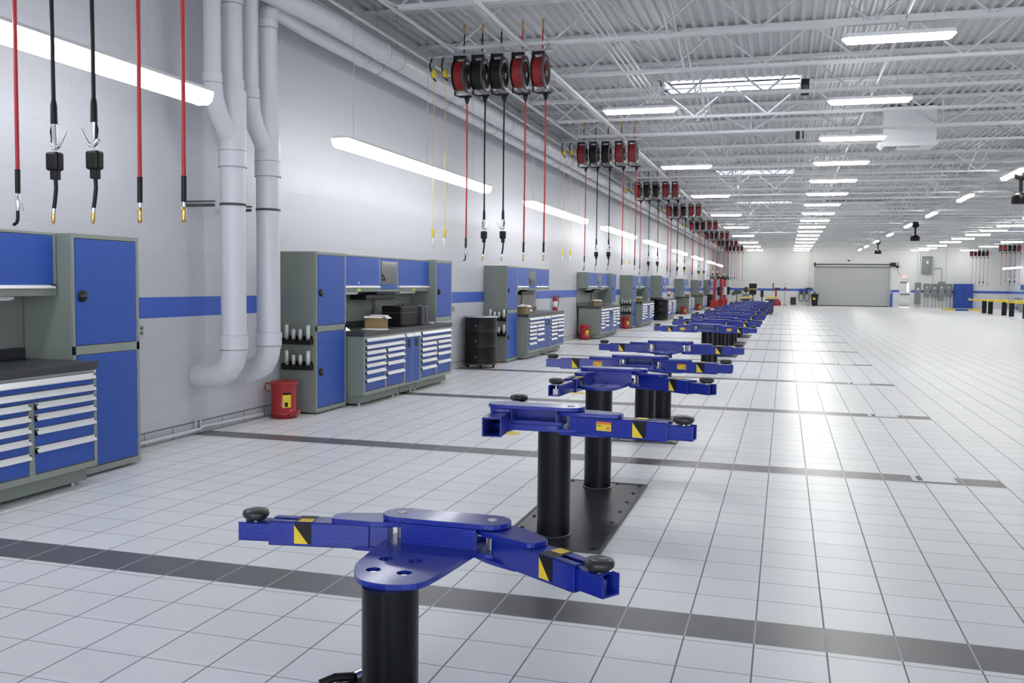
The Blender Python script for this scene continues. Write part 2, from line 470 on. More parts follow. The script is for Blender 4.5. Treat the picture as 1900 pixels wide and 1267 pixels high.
def duct_pipe(x, z, r, y0, label, cp):
    rt = thing('exhaust_duct', label, 'duct', (0, 0, 0))
    MB().tube([(x, y0, z), (x, 80.5, z)], r, 24).build('duct_run', PVC, rt)
    y = y0 + 1.4
    while y < 60:
        mb = MB(); mb.lathe((x, y, z), [(r + .001, -.05), (r + .010, -.05), (r + .010, .05), (r + .001, .05)], 24, 'y'); mb.build('coupling', PVC, rt)
        mb = MB(); mb.tube([(x + (r + .01) * math.cos(a), y + .5, z + (r + .01) * math.sin(a)) for a in [PI * .5 - 2 * PI * q / 20 for q in range(0, 15)]], .006, 6)
        mb.tube([(x, y + .5, z + r + .01), (x, y + .5, 5.33)], .006, 6)
        mb.build('hanger_strap', ZINC, rt)
        y += 2.6
    return rt
PAX, PAY, PBX, PBY = -5.33, 8.2, -5.33, 8.86
duct_pipe(-5.12, 4.56, .125, 9.9, 'front of the two long white ducts hung high along the left wall', 0)
duct_pipe(-5.42, 4.50, .10, 9.9, 'rear of the two long white ducts, tight against the left wall', 0)

def elbow(c, a0, a1, rad, plane, n=8):
    """arc points in a plane; plane maps (u, v) to xyz"""
    return [plane(c[0] + rad * math.cos(a0 + (a1 - a0) * k / n), c[1] + rad * math.sin(a0 + (a1 - a0) * k / n)) for k in range(n + 1)]
def downpipe(px, py, key, label, turn_y, turn_x, turn_z, rt_top, dz):
    rt = thing('white_downpipe', label, 'pipe', (px, py, 0))
    rb = .124
    # main lower tube: out of the wall low down, up
    pl = lambda u, v: (u, 0, v)
    wallx = XL - px
    pts = [pl(wallx + .002, .60), pl(-.26, .60)]
    pts += elbow((-.26, .60 + .26), -PI / 2, 0, .26, pl, 10)[1:]
    pts += [pl(0, 2.72 - dz)]
    MB().tube(pts, rb, 28).build('lower_pipe', PVC, rt)
    MB().cyl(pl(wallx + .002, .60), pl(wallx + .10, .60), rb + .008, n=28).build('wall_collar', PVC, rt)
    for a in (-PI / 2 + .02, -PI / 4, 0):
        u, v = -.26 + .26 * math.cos(a), .86 + .26 * math.sin(a); tx, tz = -math.sin(a), math.cos(a)
        MB().cyl((u - tx * .012, 0, v - tz * .012), (u + tx * .012, 0, v + tz * .012), rb + .006, n=28).build('joint_ring', PVC, rt)
    MB().cyl((0, 0, .88), (0, 0, 1.02), rb + .014, n=28).build('coupling', PVC, rt)
    # wye
    z0 = 2.70 - dz
    MB().cyl((0, 0, z0), (0, 0, z0 + .75), rb + .014, rb + .014, n=28).build('wye_body', PVC, rt)
    MB().cyl((0, 0, z0 + .75), (0, 0, z0 + .86), .118, n=28).build('reducer', PVC, rt)
    bx, by = 0, -.33
    pts = [(0, -.02, z0 + .25), (0, by * .72, z0 + .49), (0, by * .93, z0 + .62), (0, by, z0 + .76), (0, by, z0 + .86)]
    MB().tube(pts, .092, 24).build('wye_branch', PVC, rt)
    MB().tube([(0, by, z0 + .84), (0, by, 5.3)], .082, 24).build('branch_riser', PVC, rt)
    top = turn_z - .22
    MB().tube([(0, 0, z0 + .84), (0, 0, top)], .104, 24).build('riser', PVC, rt)
    # elbow to the long ducts
    tx, ty = turn_x - px, turn_y - py
    pts = [(0, 0, top), (0, .02, top + .09), (tx * .25, .09, top + .17), (tx * .5, .2, turn_z), (tx * .8, ty * .6, turn_z), (tx, ty, turn_z)]
    MB().tube(pts, rt_top, 24).build('top_elbow', PVC, rt)
    MB().cyl((0, 0, top - .05), (0, 0, top + .03), .112, n=24).build('coupling', PVC, rt)
    for zz, rr_ in ((.88, rb + .014), (1.02, rb + .002), (z0, rb + .014), (z0 + .75, .120), (z0 + .86, .106), (top - .05, .114), (z0 + .16, rb + .0145)):
        mb = MB(); mb.lathe((0, 0, zz), [(rr_ - .003, -.003), (rr_ + .0015, -.003), (rr_ + .0015, .003), (rr_ - .003, .003)], 28); mb.build('joint_line', JLINE, rt)
    for zz, rr_ in ((z0 + .86, .0835), (z0 + .76, .0925)):
        mb = MB(); mb.lathe((0, by, zz), [(rr_ - .003, -.003), (rr_ + .0015, -.003), (rr_ + .0015, .003), (rr_ - .003, .003)], 28); mb.build('joint_line', JLINE, rt)
    # bracket
    mb = MB(); mb.box(wallx, -.10, -.19, -.16, 2.30, 2.33).box(wallx, -.10, -.19, -.15, 2.345, 2.36)
    mb.lathe((0, 0, 2.33), [(rb + .001, -.012), (rb + .006, -.012), (rb + .006, .012), (rb + .001, .012)], 28)
    mb.build('clamp_bracket', DGREY, rt)
    return rt
downpipe(PAX, PAY, 'a', 'left of the two thick white downpipes with a wye branch, turning into the left wall', 9.95, -5.12, 4.56, .118, 0)
downpipe(PBX, PBY, 'b', 'right of the two thick white downpipes, beside the tall cabinet', 9.95, -5.42, 4.50, .10, .02)
# small conduit along the floor edge
mb = MB(); mb.tube([(XL + .05, 6.7, .05), (XL + .05, 8.15, .05), (XL + .05, 8.2, .07), (XL + .05, 8.25, .07), (XL + .05, 9.35, .05)], .017, 10)
mb.tube([(XL + .03, 8.12, .02), (XL + .03, 8.12, .16)], .01, 8).tube([(XL + .03, 8.2, .02), (XL + .03, 8.2, .15)], .01, 8)
tag(mb.build('floor_conduit', PVC), 'thin white conduit lying along the foot of the left wall between the first two workbenches', 'conduit')

# ================================================================== LIGHTS
def hall_light():
    r = thing('hanging_light', '', 'ceiling light')
    body = capsule(-.56, .56, 0, .085, 5)
    MB().prism([(x, y) for x, y in body], .015, .06).build('housing', WHITE, r)
    mb = MB()
    a = capsule(-.565, .565, 0, .08, 5); b = capsule(-.54, .54, 0, .045, 5)
    n = len(a)
    mb._add([(x, y, .015) for x, y in a] + [(x, y, -.045) for x, y in b],
            [(i, (i + 1) % n, n + (i + 1) % n, n + i) for i in range(n)] + [tuple(range(n, 2 * n)), tuple(range(n))])
    mb.build('lens', LAMP, r)
    mb = MB(); mb.tube([(-.4, 0, .05), (-.4, 0, .795)], .005, 6).tube([(.4, 0, .05), (.4, 0, .795)], .005, 6).box(-.02, .1, -.05, .05, .13, .19)
    mb.build('hanger', ZINC, r)
    return r
rowR = [8.26, 12.2, 16.15, 20.1, 24.0, 28.0, 31.9, 36.0, 40.2, 44.6, 49.1, 53.2, 57.3, 61.5, 66, 71.5, 76, 80.2]
rowL = [8.3, 16.2, 24.1, 32.0, 40.6, 49.2, 57.6, 66, 73, 80.2]
for i, y in enumerate(rowR):
    place('hall', hall_light, (1.22, y, 4.58), '%s glowing light from the camera in the row right of the lifts' % ORD[i], 'hanging lights, centre left row')
for i, y in enumerate(rowL):
    place('hall', hall_light, (-2.49, y, 4.58), '%s glowing light from the camera in the row above the lifts' % ORD[i], 'hanging lights, row above the lifts')
for i, y in enumerate([12.2, 20.1, 28, 36, 44, 49, 53, 57, 61.5, 66, 71.5, 76, 80.2]):
    place('hall', hall_light, (10.2, y, 4.58), '%s light from the camera in the row left of the right-hand lifts' % ORD[i], 'hanging lights, centre right row')
for i, y in enumerate([24, 40, 49.2, 57.6, 66, 73, 80.2]):
    place('hall', hall_light, (13.8, y, 4.58), '%s light from the camera in the row above the right-hand lifts' % ORD[i], 'hanging lights, right row')
def aisle_light():
    r = thing('hanging_light', '', 'ceiling light')
    MB().box(-.09, .09, -1.15, 1.15, .02, .07).build('housing', WHITE, r, .01)
    MB().prism([(-.085, .02), (-.05, -.05), (.05, -.05), (.085, .02)], -1.14, 1.14, 'y').build('lens', LAMP, r)
    mb = MB(); mb.tube([(0, -.8, .06), (0, -.8, .795)], .005, 6).tube([(0, .8, .06), (0, .8, .795)], .005, 6); mb.build('hanger', ZINC, r)
    return r
for i, y in enumerate([12, 19.5, 27.2, 34, 41.4, 48.7, 57, 65.4, 73, 79]):
    place('aisle', aisle_light, (5.65, y, 4.58), '%s lengthwise light from the camera in the line over the open floor' % ORD[i], 'lengthwise hanging lights')
def wall_light(L):
    r = thing('wall_light', '', 'strip light')
    mb = MB(); mb.prism([(-.10, .045), (.10, .045), (.085, .075), (-.085, .075)], 0, L, 'y'); mb.build('housing', WHITE, r)
    MB().prism([(-.10, .043), (-.085, -.03), (-.05, -.06), (.05, -.06), (.085, -.03), (.10, .043)], .015, L - .015, 'y').build('lens', LAMPW, r)
    mb = MB(); mb.prism([(-.103, .045), (-.088, -.032), (-.05, -.063), (.05, -.063), (.088, -.032), (.103, .045)], 0, .02, 'y')
    mb.prism([(-.103, .045), (-.088, -.032), (-.05, -.063), (.05, -.063), (.088, -.032), (.103, .045)], L - .02, L, 'y')
    mb.build('end_cap', LAMPW, r)
    for yy in (.35, L / 2, L - .7): MB().tube([(0, yy, .07), (0, yy, 5.36 - 3.13)], .0045, 6).build('hanging_rod', ZINC, r)
    return r
for i, (a, b) in enumerate([(1.68, 6.98), (9.52, 14.82), (17.46, 22.76), (25.3, 30.6), (33.3, 38.6), (42.1, 47.4), (51.3, 56.6), (61.5, 66.8), (70, 75.3)]):
    place('wl', lambda: wall_light(5.3), (-4.82, a, 3.13), '%s long strip light from the camera hung along the left wall' % ORD[i], 'strip lights along the left wall')
for i, a in enumerate([58, 66, 73.5]):
    place('wl', lambda: wall_light(5.3), (16.0, a, 3.13), '%s long strip light from the camera hung along the right wall' % ORD[i], 'strip lights along the right wall')

# ================================================================== VEHICLE LIFTS
def arm(root, px, py, ang, zt, pad=.60, tail=0.0, label_on=False, flip=False):
    Mx = Matrix.Translation((px, py, 0)) @ Matrix.Rotation(ang, 4, 'Z')
    s = -1 if flip else 1
    z1 = zt - .046; z0 = zt - .150                       # tube top / bottom
    mb = MB().at(Mx)
    ext = pad - .60
    # head plates
    hp = rounded([(-.07, -.06), (.04, -.085 * 1), (.30, -.05), (.30, .055), (.10, .085), (-.07, .06)], .04)
    mb.prism(hp, zt - .046, zt - .024); mb.prism(rounded([(-.06, -.06), (.06, -.07), (.22, -.05), (.22, .05), (.06, .07), (-.06, .06)], .04), z0 - .006, z0 + .012)
    mb.box(.05, .20, -.045, .045, z0, z1)
    xa, xb = .13 - tail, min(pad - .075, .58)
    w_ = .054
    t = .008                                             # hollow outer tube
    mb.box(xa, xb, -w_, -w_ + t, z0, z1).box(xa, xb, w_ - t, w_, z0, z1).box(xa, xb, -w_, w_, z0, z0 + t)
    mb.box(xa, xb - .15, -w_, w_, z1 - t, z1).box(xb - .15, xb, -w_, -.014, z1 - t, z1).box(xb - .15, xb, .014, w_, z1 - t, z1)
    a = mb.build('lift_arm', LBLUE, root, .003)
    # extension
    mb = MB().at(Mx); w2 = .044; e0, e1 = xb - .18, pad + .062; y0, y1 = z0 + .012, z1 - .012
    mb.box(e0, e1, -w2, -w2 + t, y0, y1).box(e0, e1, w2 - t, w2, y0, y1).box(e0, e1, -w2, w2, y0, y0 + t).box(e0, e1 - .11, -w2, w2, y1 - t, y1)
    mb.box(e1 - .11, e1 - .03, -w2, w2, y1 - t, y1)
    mb.build('arm_extension', LBLUE, a, .003)
    mb = MB().at(Mx); mb.lathe((pad, 0, zt - .052), [(0, 0), (.040, 0), (.054, .012), (.057, .024), (.052, .037), (.036, .042), (0, .042)], 24)
    mb.build('lift_pad', RUB, a)
    mb = MB().at(Mx); mb.cyl((pad, 0, y0 + .006), (pad, 0, zt - .05), .016, n=14); mb.box(pad - .02, pad + .02, -.02, .02, y0 + .008, y0 + .05)
    mb.build('pad_screw', CHROME, a)
    # hazard sticker wraps top and side
    sx = xb - .16
    mb = MB().at(Mx); e = .0012
    for sd in (-1, 1):
        yy = sd * (w_ + e)
        mb.mat(0).quad((sx - .03, yy, z1 - .004), (sx + .045, yy, z1 - .004), (sx + .045, yy, z0 + .012), (sx - .03, yy, z0 + .012))
        yy = sd * (w_ + 2 * e)
        if s > 0: mb.mat(1)._add([(sx - .03, yy, z1 - .012), (sx + .03, yy, z0 + .012), (sx - .03, yy, z0 + .012)], [(0, 1, 2)])
        else: mb.mat(1)._add([(sx + .045, yy, z1 - .012), (sx - .015, yy, z0 + .012), (sx + .045, yy, z0 + .012)], [(0, 1, 2)])
    mb.mat(0).quad((sx - .03, -w_, z1 + e), (sx + .045, -w_, z1 + e), (sx + .045, w_, z1 + e), (sx - .03, w_, z1 + e))
    mb.mat(1).quad((sx - .03, w_, z1 + 2 * e), (sx - .03, .0, z1 + 2 * e), (sx + .03, .0, z1 + 2 * e), (sx + .03, w_, z1 + 2 * e))
    mb.build('hazard_sticker', [BLACK, YEL], a)
    if label_on:
        mb = MB().at(Mx); sd = -s; yy = sd * (w_ + e); xs_ = .17
        mb.mat(0).quad((xs_, yy, z1 - .02), (xs_ + .085, yy, z1 - .02), (xs_ + .085, yy, z1 - .07), (xs_, yy, z1 - .07))
        yy = sd * (w_ + 2 * e)
        mb.mat(1).quad((xs_, yy, z1 - .02), (xs_ + .085, yy, z1 - .02), (xs_ + .085, yy, z1 - .033), (xs_, yy, z1 - .033))
        mb.quad((xs_ + .058, yy, z1 - .046), (xs_ + .076, yy, z1 - .046), (xs_ + .076, yy, z1 - .062), (xs_ + .058, yy, z1 - .062))
        mb.mat(2).quad((xs_ + .008, yy, z1 - .040), (xs_ + .028, yy, z1 - .040), (xs_ + .028, yy, z1 - .044), (xs_ + .008, yy, z1 - .044))
        mb.build('warning_label', [YEL, ORG, BLACK], a)
    return a
def lift_post(root, cy, far, zp, arms):
    """far: the post whose arms point away from the camera (+Y)"""
    f = 1 if far else -1
    zt = zp + .105
    Mx = Matrix.Translation((0, cy, 0)) @ Matrix.Scale(f, 4, (0, 1, 0))
    mb = MB(); mb.cyl((0, cy, .012), (0, cy, zp - .022), .1035, n=40)
    c = mb.build('lift_column', COLM, root)
    mb = MB(); mb.lathe((0, cy, .012), [(.104, 0), (.112, 0), (.112, .008), (.104, .012)], 40); mb.build('wiper_ring', PLATE, c)
    # carrier plate with four holes
    outer = rounded([(-.20, .10), (-.11, -.05), (.02, -.07), (.125, -.02), (.15, .12), (.185, .46), (.185, .62), (-.235, .62), (-.235, .46)], .07, 5)
    bm = bmesh.new()
    holes = [(-.105, .08), (.02, .08), (-.115, .22), (.005, .23)]
    loops = [outer] + [[(hx + .029 * math.cos(-2 * PI * k / 14), hy + .029 * math.sin(-2 * PI * k / 14)) for k in range(14)] for hx, hy in holes]
    edges = []
    for lp in loops:
        vs = [bm.verts.new(Mx @ Vector((x, y, zp))) for x, y in lp]
        edges += [bm.edges.new((vs[i], vs[(i + 1) % len(vs)])) for i in range(len(vs))]
    bmesh.ops.triangle_fill(bm, use_beauty=True, edges=edges)
    ret = bmesh.ops.extrude_face_region(bm, geom=list(bm.faces))
    for v in [g for g in ret['geom'] if isinstance(g, bmesh.types.BMVert)]: v.co.z -= .022
    bmesh.ops.recalc_face_normals(bm, faces=bm.faces)
    me = bpy.data.meshes.new('carrier_plate'); bm.to_mesh(me); bm.free(); me.materials.append(LBLUE)
    cp = bpy.data.objects.new('carrier_plate', me); COL.objects.link(cp); cp.parent = root
    for hx, hy in holes[:2]:
        mb = MB().at(Mx); mb.cyl((hx, hy, zp - .03), (hx, hy, zp - .008), .018, n=6); mb.build('bolt_head', CHROME, cp)
    mb = MB().at(Mx)
    mb.prism(capsule(-.175, .215, .53, .085), zt - .022, zt); mb.prism(capsule(-.175, .215, .53, .08), zp - .035, zp - .015)
    mb.box(-.15, .18, .44, .455, zp - .01, zt - .022).box(-.15, .18, .575, .585, zp - .03, zp + .02)
    mb.box(-.12, -.11, .455, .575, zp - .02, zt - .022).box(.14, .15, .455, .575, zp - .02, zt - .022)
    cr = mb.build('cross_head', LBLUE, root, .003)
    for x in (-.18, .22):
        mb = MB().at(Mx); mb.cyl((x, .53, zp - .04), (x, .53, zt + .003), .02, n=14); mb.build('pivot_pin', ZINC, cr)
    for (side, ang, pad, tail) in arms:
        px = -.18 if side < 0 else .22
        arm(root, px, cy + f * .53, ang, zt, pad, tail, label_on=not far, flip=side < 0)
PN, PF = 0.0, 1.43
def vehicle_lift(i, x, yn, label, zp=.79, near=True, cfgN=None, cfgF=None):
    r = thing('vehicle_lift', label, 'vehicle lift', (x, yn, 0), 0, 'blue in-ground lifts')
    mb = MB(); mb.box(-.27, .34, -.28, 1.62, .002, .012); pl = mb.build('cover_plate', PLATE, r, .002)
    mb = MB(); mb.box(-.29, -.27, -.30, 1.64, 0, .014).box(.34, .36, -.30, 1.64, 0, .014).box(-.27, .34, -.30, -.28, 0, .014).box(-.27, .34, 1.62, 1.64, 0, .014)
    mb.build('plate_frame', DGREY, r)
    mb = MB()
    for bx in (-.23, -.05, .13, .30):
        for by in (-.24, 1.58): mb.cyl((bx, by, .012), (bx, by, .018), .012, n=8)
    for by in (.1, .4, .7, 1.0, 1.3):
        for bx in (-.23, .30): mb.cyl((bx, by, .012), (bx, by, .018), .012, n=8)
    mb.build('cover_bolts', BLACK, pl)
    if near: lift_post(r, PN, False, zp, cfgN)
    lift_post(r, PF, True, zp, cfgF)
    return r
XLIFT = -1.35
DEF_N = [(-1, PI + .10, .66, .12), (1, -.10, .62, .12)]
DEF_F = [(-1, PI + .02, .62, .0), (1, -.06, .62, .0)]
vehicle_lift(0, XLIFT, 5.58 - 3.94, 'blue lift arms on a black post in the foreground, nearest and lowest of the lifts', zp=.497, near=False,
             cfgF=[(-1, PI + .17, .645, 0), (1, -.59, .62, 0)])
vehicle_lift(1, XLIFT, 5.58, 'second blue lift from the camera, two tall black posts on a dark floor plate',
             cfgN=[(-1, R(95), .50, .42), (1, R(-8), .64, .12)], cfgF=[(-1, R(-94), .92, 0), (1, R(-36), .72, 0)])
proto = vehicle_lift(2, XLIFT, 5.58 + 3.94, 'third blue lift from the camera, arms spread wide above two black posts', cfgN=DEF_N, cfgF=DEF_F)
for i in range(3, 10):
    o = copy_tree(proto); o.location = (XLIFT, 5.58 + 3.94 * i + (0 if i < 8 else .6 * (i - 7)), 0)
    o['label'] = '%s blue lift from the camera, arms spread above two black posts' % ORD[i]

# alignment rack with yellow ends past the last lifts
for k, (xx, yy, nm) in enumerate([(-2.15, 56.5, 'left'), (-.75, 56.5, 'right')]):
    r = thing('alignment_runway', '%s raised blue and yellow wheel runway of the alignment rack behind the last lifts' % nm, 'vehicle ramp', (xx, yy, 0), 0, 'alignment rack runways')
    MB().box(-.28, .28, -2.5, 2.5, .78, .90).build('runway', LBLUE, r, .01)
    MB().prism([(-.34, .86), (.34, .90), (.34, .94), (-.34, .92)], -2.9, -1.9, 'y').build('turning_plate', YEL, r, .005)
    MB().prism([(-.30, .90), (.30, .92), (.30, .95), (-.30, .93)], 1.4, 2.4, 'y').build('turning_plate', YEL, r, .005)
    for q in (-2.0, 2.0): MB().box(-.12, .12, q - .12, q + .12, 0, .78).build('leg', DGREY, r, .005)

# ================================================================== HOSE REELS
def reel(kind):
    """origin: hose line at rail height 0 (rail underside), +X right; spool axis along X"""
    r = thing('hose_reel', '', 'hose reel')
    hc = REDCOIL if kind.startswith('air') else BLACK
    cx, cz, rad = -.085, -.27, .225
    mb = MB(); mb.lathe((cx - .075, 0, cz), [(0, -.005), (rad * .95, -.005), (rad, 0), (rad * .95, .005), (0, .005)], 28, 'x'); mb.build('spool_flange', BLACK, r)
    mb = MB(); x = cx + .078
    mb.lathe((x, 0, cz), [(rad * .66, 0), (rad * .70, .012), (rad * .97, .014), (rad, 0), (rad * .97, -.008), (rad * .66, 0)], 28, 'x')
    for q in range(4): a = q * PI / 2 + .5; mb.cyl((x, .05 * math.cos(a), cz + .05 * math.sin(a)), (x, rad * .7 * math.cos(a), cz + rad * .7 * math.sin(a)), .012, n=6)
    mb.lathe((x, 0, cz), [(0, -.01), (.06, -.01), (.065, .01), (0, .016)], 20, 'x')
    mb.build('spool_flange', DGREY, r)
    mb = MB(); prof = [(.05, -.07)]
    for k in range(7): prof += [(.185, -.066 + k * .02), (.198, -.056 + k * .02)]
    prof += [(.185, .07), (.05, .07)]
    mb.lathe((cx, 0, cz), prof, 24, 'x'); mb.build('hose_coil', hc, r)
    mb = MB(); mb.box(cx - .105, cx - .085, -.06, .06, -.30, -.0).box(cx - .10, cx + .06, -.04, .04, -.04, -.005); mb.build('mounting_arm', BLACK, r, .004)
    mb = MB(); mb.tube([(cx - .10, .0, cz), (cx + .10, 0, cz)], .02, 12); mb.build('axle', STEEL, r)
    # guide arm and mouth
    mb = MB(); mb.tube([(cx - .09, 0, cz - .05), (cx - .09, -.02, cz - rad - .03), (cx - .02, -.02, cz - rad - .055), (.0, -.02, cz - rad - .055)], .012, 8)
    mb.box(-.09, .07, -.045, .015, cz - rad - .07, cz - rad - .045); mb.build('guide_arm', BLACK, r)
    zg = cz - rad - .07
    mb = MB(); mb.lathe((0, -.015, zg), [(0, 0), (.035, 0), (.033, -.03), (.018, -.075), (.013, -.085), (0, -.085)], 14); mb.build('hose_stopper', BLACK, r)
    mb = MB(); mb.tube([(cx + .02, .05, .32), (cx + .02, .03, .12), (cx + .035, .0, -.08), (cx + .10, -.04, -.2), (cx + .11, -.05, cz)], .010, 8); mb.build('inlet_hose', REDH if kind == 'air_coupler' else BLACK, r)
    mb = MB(); mb.tube([(cx + .02, .05, .30), (cx + .02, .05, .43)], .013, 8).cyl((cx + .02, .05, .38), (cx + .02, .05, .43), .018, n=8); mb.build('inlet_fitting', BRASS, r)
    # hanging hose; zend relative to the rail underside at 4.66
    ze = 1.89 - 4.66
    y = -.015
    if kind == 'air_nozzle':
        zt = ze + .295
        MB().tube([(0, y, zg - .05), (.004, y, (zg + zt) / 2), (0, y, zt)], .0115, 10).build('hose', REDH, r)
        MB().tube([(0, y, zt + .01), (-.002, y, zt - .125)], .0145, 10).build('hose_sleeve', BLACK, r)
        mb = MB(); mb.tube([(-.002, y, zt - .12), (-.004, y, zt - .15), (.0, y, zt - .20), (-.004, y, zt - .23)], [.008, .016, .014, .008], 10)
        mb.tube([(-.015, y, zt - .165), (.022, y, zt - .175), (.03, y, zt - .205), (.038, y, zt - .225)], .004, 6); 
        g = mb.build('blow_gun', CHROME, r)
        MB().tube([(-.004, y, zt - .225), (-.006, y, zt - .27), (-.012, y, zt - .292), (-.035, y, zt - .305)], .0095, 10).build('nozzle_tube', BLACK, g)
    elif kind == 'air_coupler':
        zt = ze + .235
        MB().tube([(0, y, zg - .05), (.003, y, (zg + zt) / 2), (0, y, zt)], .0115, 10).build('hose', REDH, r)
        MB().tube([(0, y, zt + .01), (-.002, y, zt - .13)], .0145, 10).build('hose_sleeve', BLACK, r)
        mb = MB(); mb.tube([(-.002, y, zt - .125), (-.002, y, zt - .16)], .008, 8); g = mb.build('coupler_stem', CHROME, r)
        mb = MB(); mb.lathe((-.003, y, zt - .24), [(0, 0), (.011, 0), (.014, .02), (.011, .035), (.014, .06), (.014, .08), (.008, .085), (0, .085)], 12); mb.build('brass_coupler', BRASS, g)
    else:
        zt = ze + .66
        mir = -1 if kind == 'oil_left' else 1
        MB().tube([(0, y, zg - .05), (-.003, y, (zg + zt) / 2), (0, y, zt)], .0115, 10).build('hose', BLACK, r)
        MB().tube([(0, y, zt + .02), (0, y, zt - .01), (0, y, zt - .11)], [.014, .018, .019], 12).build('hose_sleeve', BLACK, r)
        mb = MB(); mb.tube([(0, y, zt - .10), (.004 * mir, y, zt - .20), (.008 * mir, y, zt - .25)], [.016, .014, .018], 12)
        mb.tube([(-.03 * mir, y, zt - .205), (0, y, zt - .235), (.03 * mir, y, zt - .235), (.055 * mir, y, zt - .20), (.085 * mir, y, zt - .145)], [.010, .014, .010, .006, .004], 8)
        g = mb.build('control_handle', CHROME, r)
        MB().tube([(-.012 * mir, y, zt - .11), (-.018 * mir, y, zt - .15), (-.014 * mir, y, zt - .2)], [.006, .010, .006], 8).build('grip_insert', BLACK, g)
        mb = MB(); mb.box(-.042, .042, y - .03, y + .03, zt - .37, zt - .265); mt = mb.build('flow_meter', BLACK, r, .014)
        mb = MB(); mb.box(-.020, .025, y - .02, y + .02, zt - .42, zt - .365); mb.build('meter_neck', BLACK, mt, .006)
        MB().tube([(.004, y, zt - .415), (.006, y, zt - .47), (-.004, y, zt - .54), (-.012, y, zt - .585)], .011, 10).build('outlet_hose', BLACK, r)
        mb = MB(); mb.tube([(-.012, y, zt - .58), (-.014, y, zt - .605)], .012, 10); g2 = mb.build('outlet_stem', CHROME, r)
        mb = MB(); mb.tube([(-.014, y, zt - .605), (-.017, y, zt - .63), (-.018, y, zt - .655), (-.018, y, zt - .67)], [.010, .012, .010, .004], 10); mb.build('brass_tip', BRASS, g2)
    return r
def cord_reel():
    r = thing('cord_reel', '', 'cord reel')
    mb = MB(); mb.lathe((0, 0, -.26), [(0, -.02), (.05, -.025), (.06, 0), (.05, .025), (0, .02)], 20, 'x'); mb.build('reel_body', YEL, r)
    mb = MB(); mb.tube([(0, .0, -.02), (-.04, 0, -.06), (-.06, 0, -.15), (-.03, 0, -.3), (.03, 0, -.36)], .012, 8); mb.build('hanger_hook', BLACK, r)
    mb = MB(); mb.box(-.02, .02, -.015, .015, -.2, -.02); mb.build('hanger_plate', STEEL, r)
    MB().tube([(0, 0, -.34), (0, 0, -1.4), (0, 0, -2.38)], .005, 8).build('cord', YEL, r)
    mb = MB(); mb.lathe((0, 0, -2.50), [(0, 0), (.018, 0), (.02, .02), (.02, .10), (.014, .12), (0, .12)], 12); c = mb.build('plug_body', YEL, r)
    mb = MB(); mb.lathe((0, 0, -2.64), [(0, 0), (.012, 0), (.02, .02), (.018, .14), (0, .14)], 10); mb.build('plug_shield', PAPER, c)
    return r
KINDS = [('air_nozzle', 'red hose ending in a blow gun'), ('oil_right', 'black hose with meter and lever turned right'),
         ('oil_left', 'black hose with meter and lever turned left'), ('air_coupler', 'red hose with brass coupler, fourth in line'),
         ('air_coupler', 'red hose with brass coupler, outermost')]
GX = [-4.23, -3.97, -3.70, -3.405, -3.125]
GY = [4.36, 12.15, 20.03, 28.1, 35.9, 44.8, 53.9, 63.8, 72.5]
def rail():
    r = thing('reel_rail', '', 'mounting rail')
    MB().box(-4.82, -3.02, -.03, .03, 0, .035).build('channel', STEEL, r, .004)
    for x in (-4.4, -3.75, -3.1): MB().box(x - .02, x + .02, -.025, .025, .035, .10).build('clamp', STEEL, r)
    return r
for gi, gy in enumerate(GY):
    place('rail', rail, (0, gy, 4.66), 'grey channel rail of the %s group of reels from the camera' % ORD[gi], 'rails holding the hose reels')
    for k, (kd, txt) in enumerate(KINDS):
        place('reel_' + kd, lambda kd=kd: reel(kd), (GX[k], gy, 4.66), 'reel of %s, %s reel group' % (txt, ORD[gi]), 'hose reels above the lifts')
    if gi > 0:
        for k, x in enumerate((-4.72, -4.55)):
            place('cord', cord_reel, (x, gy, 4.70), '%s thin yellow hanging cord at the wall end of the %s reel group' % (['left', 'right'][k], ORD[gi]), 'yellow cords')
# right-hand reels, mirrored order
for gi, gy in enumerate([68.0, 78.0]):
    o = place('rail', rail, (18.0, gy, 4.52), 'grey channel rail of the %s right-hand group of reels' % ['nearer', 'farther'][gi], 'rails holding the hose reels')
    for k, kd in enumerate(['air_coupler', 'air_nozzle', 'oil_left', 'oil_right', 'air_coupler']):
        place('reel_' + kd, lambda kd=kd: reel(kd), (13.65 + .27 * k, gy, 4.52), 'reel %s from the left in the %s right-hand group' % (['first', 'second', 'third', 'fourth', 'last'][k], ['nearer', 'farther'][gi]), 'hose reels on the right')
    if True:
        place('cord', cord_reel, (14.93, gy, 4.54), 'yellow hanging cord of the %s right-hand reel group' % ['nearer', 'farther'][gi], 'yellow cords')

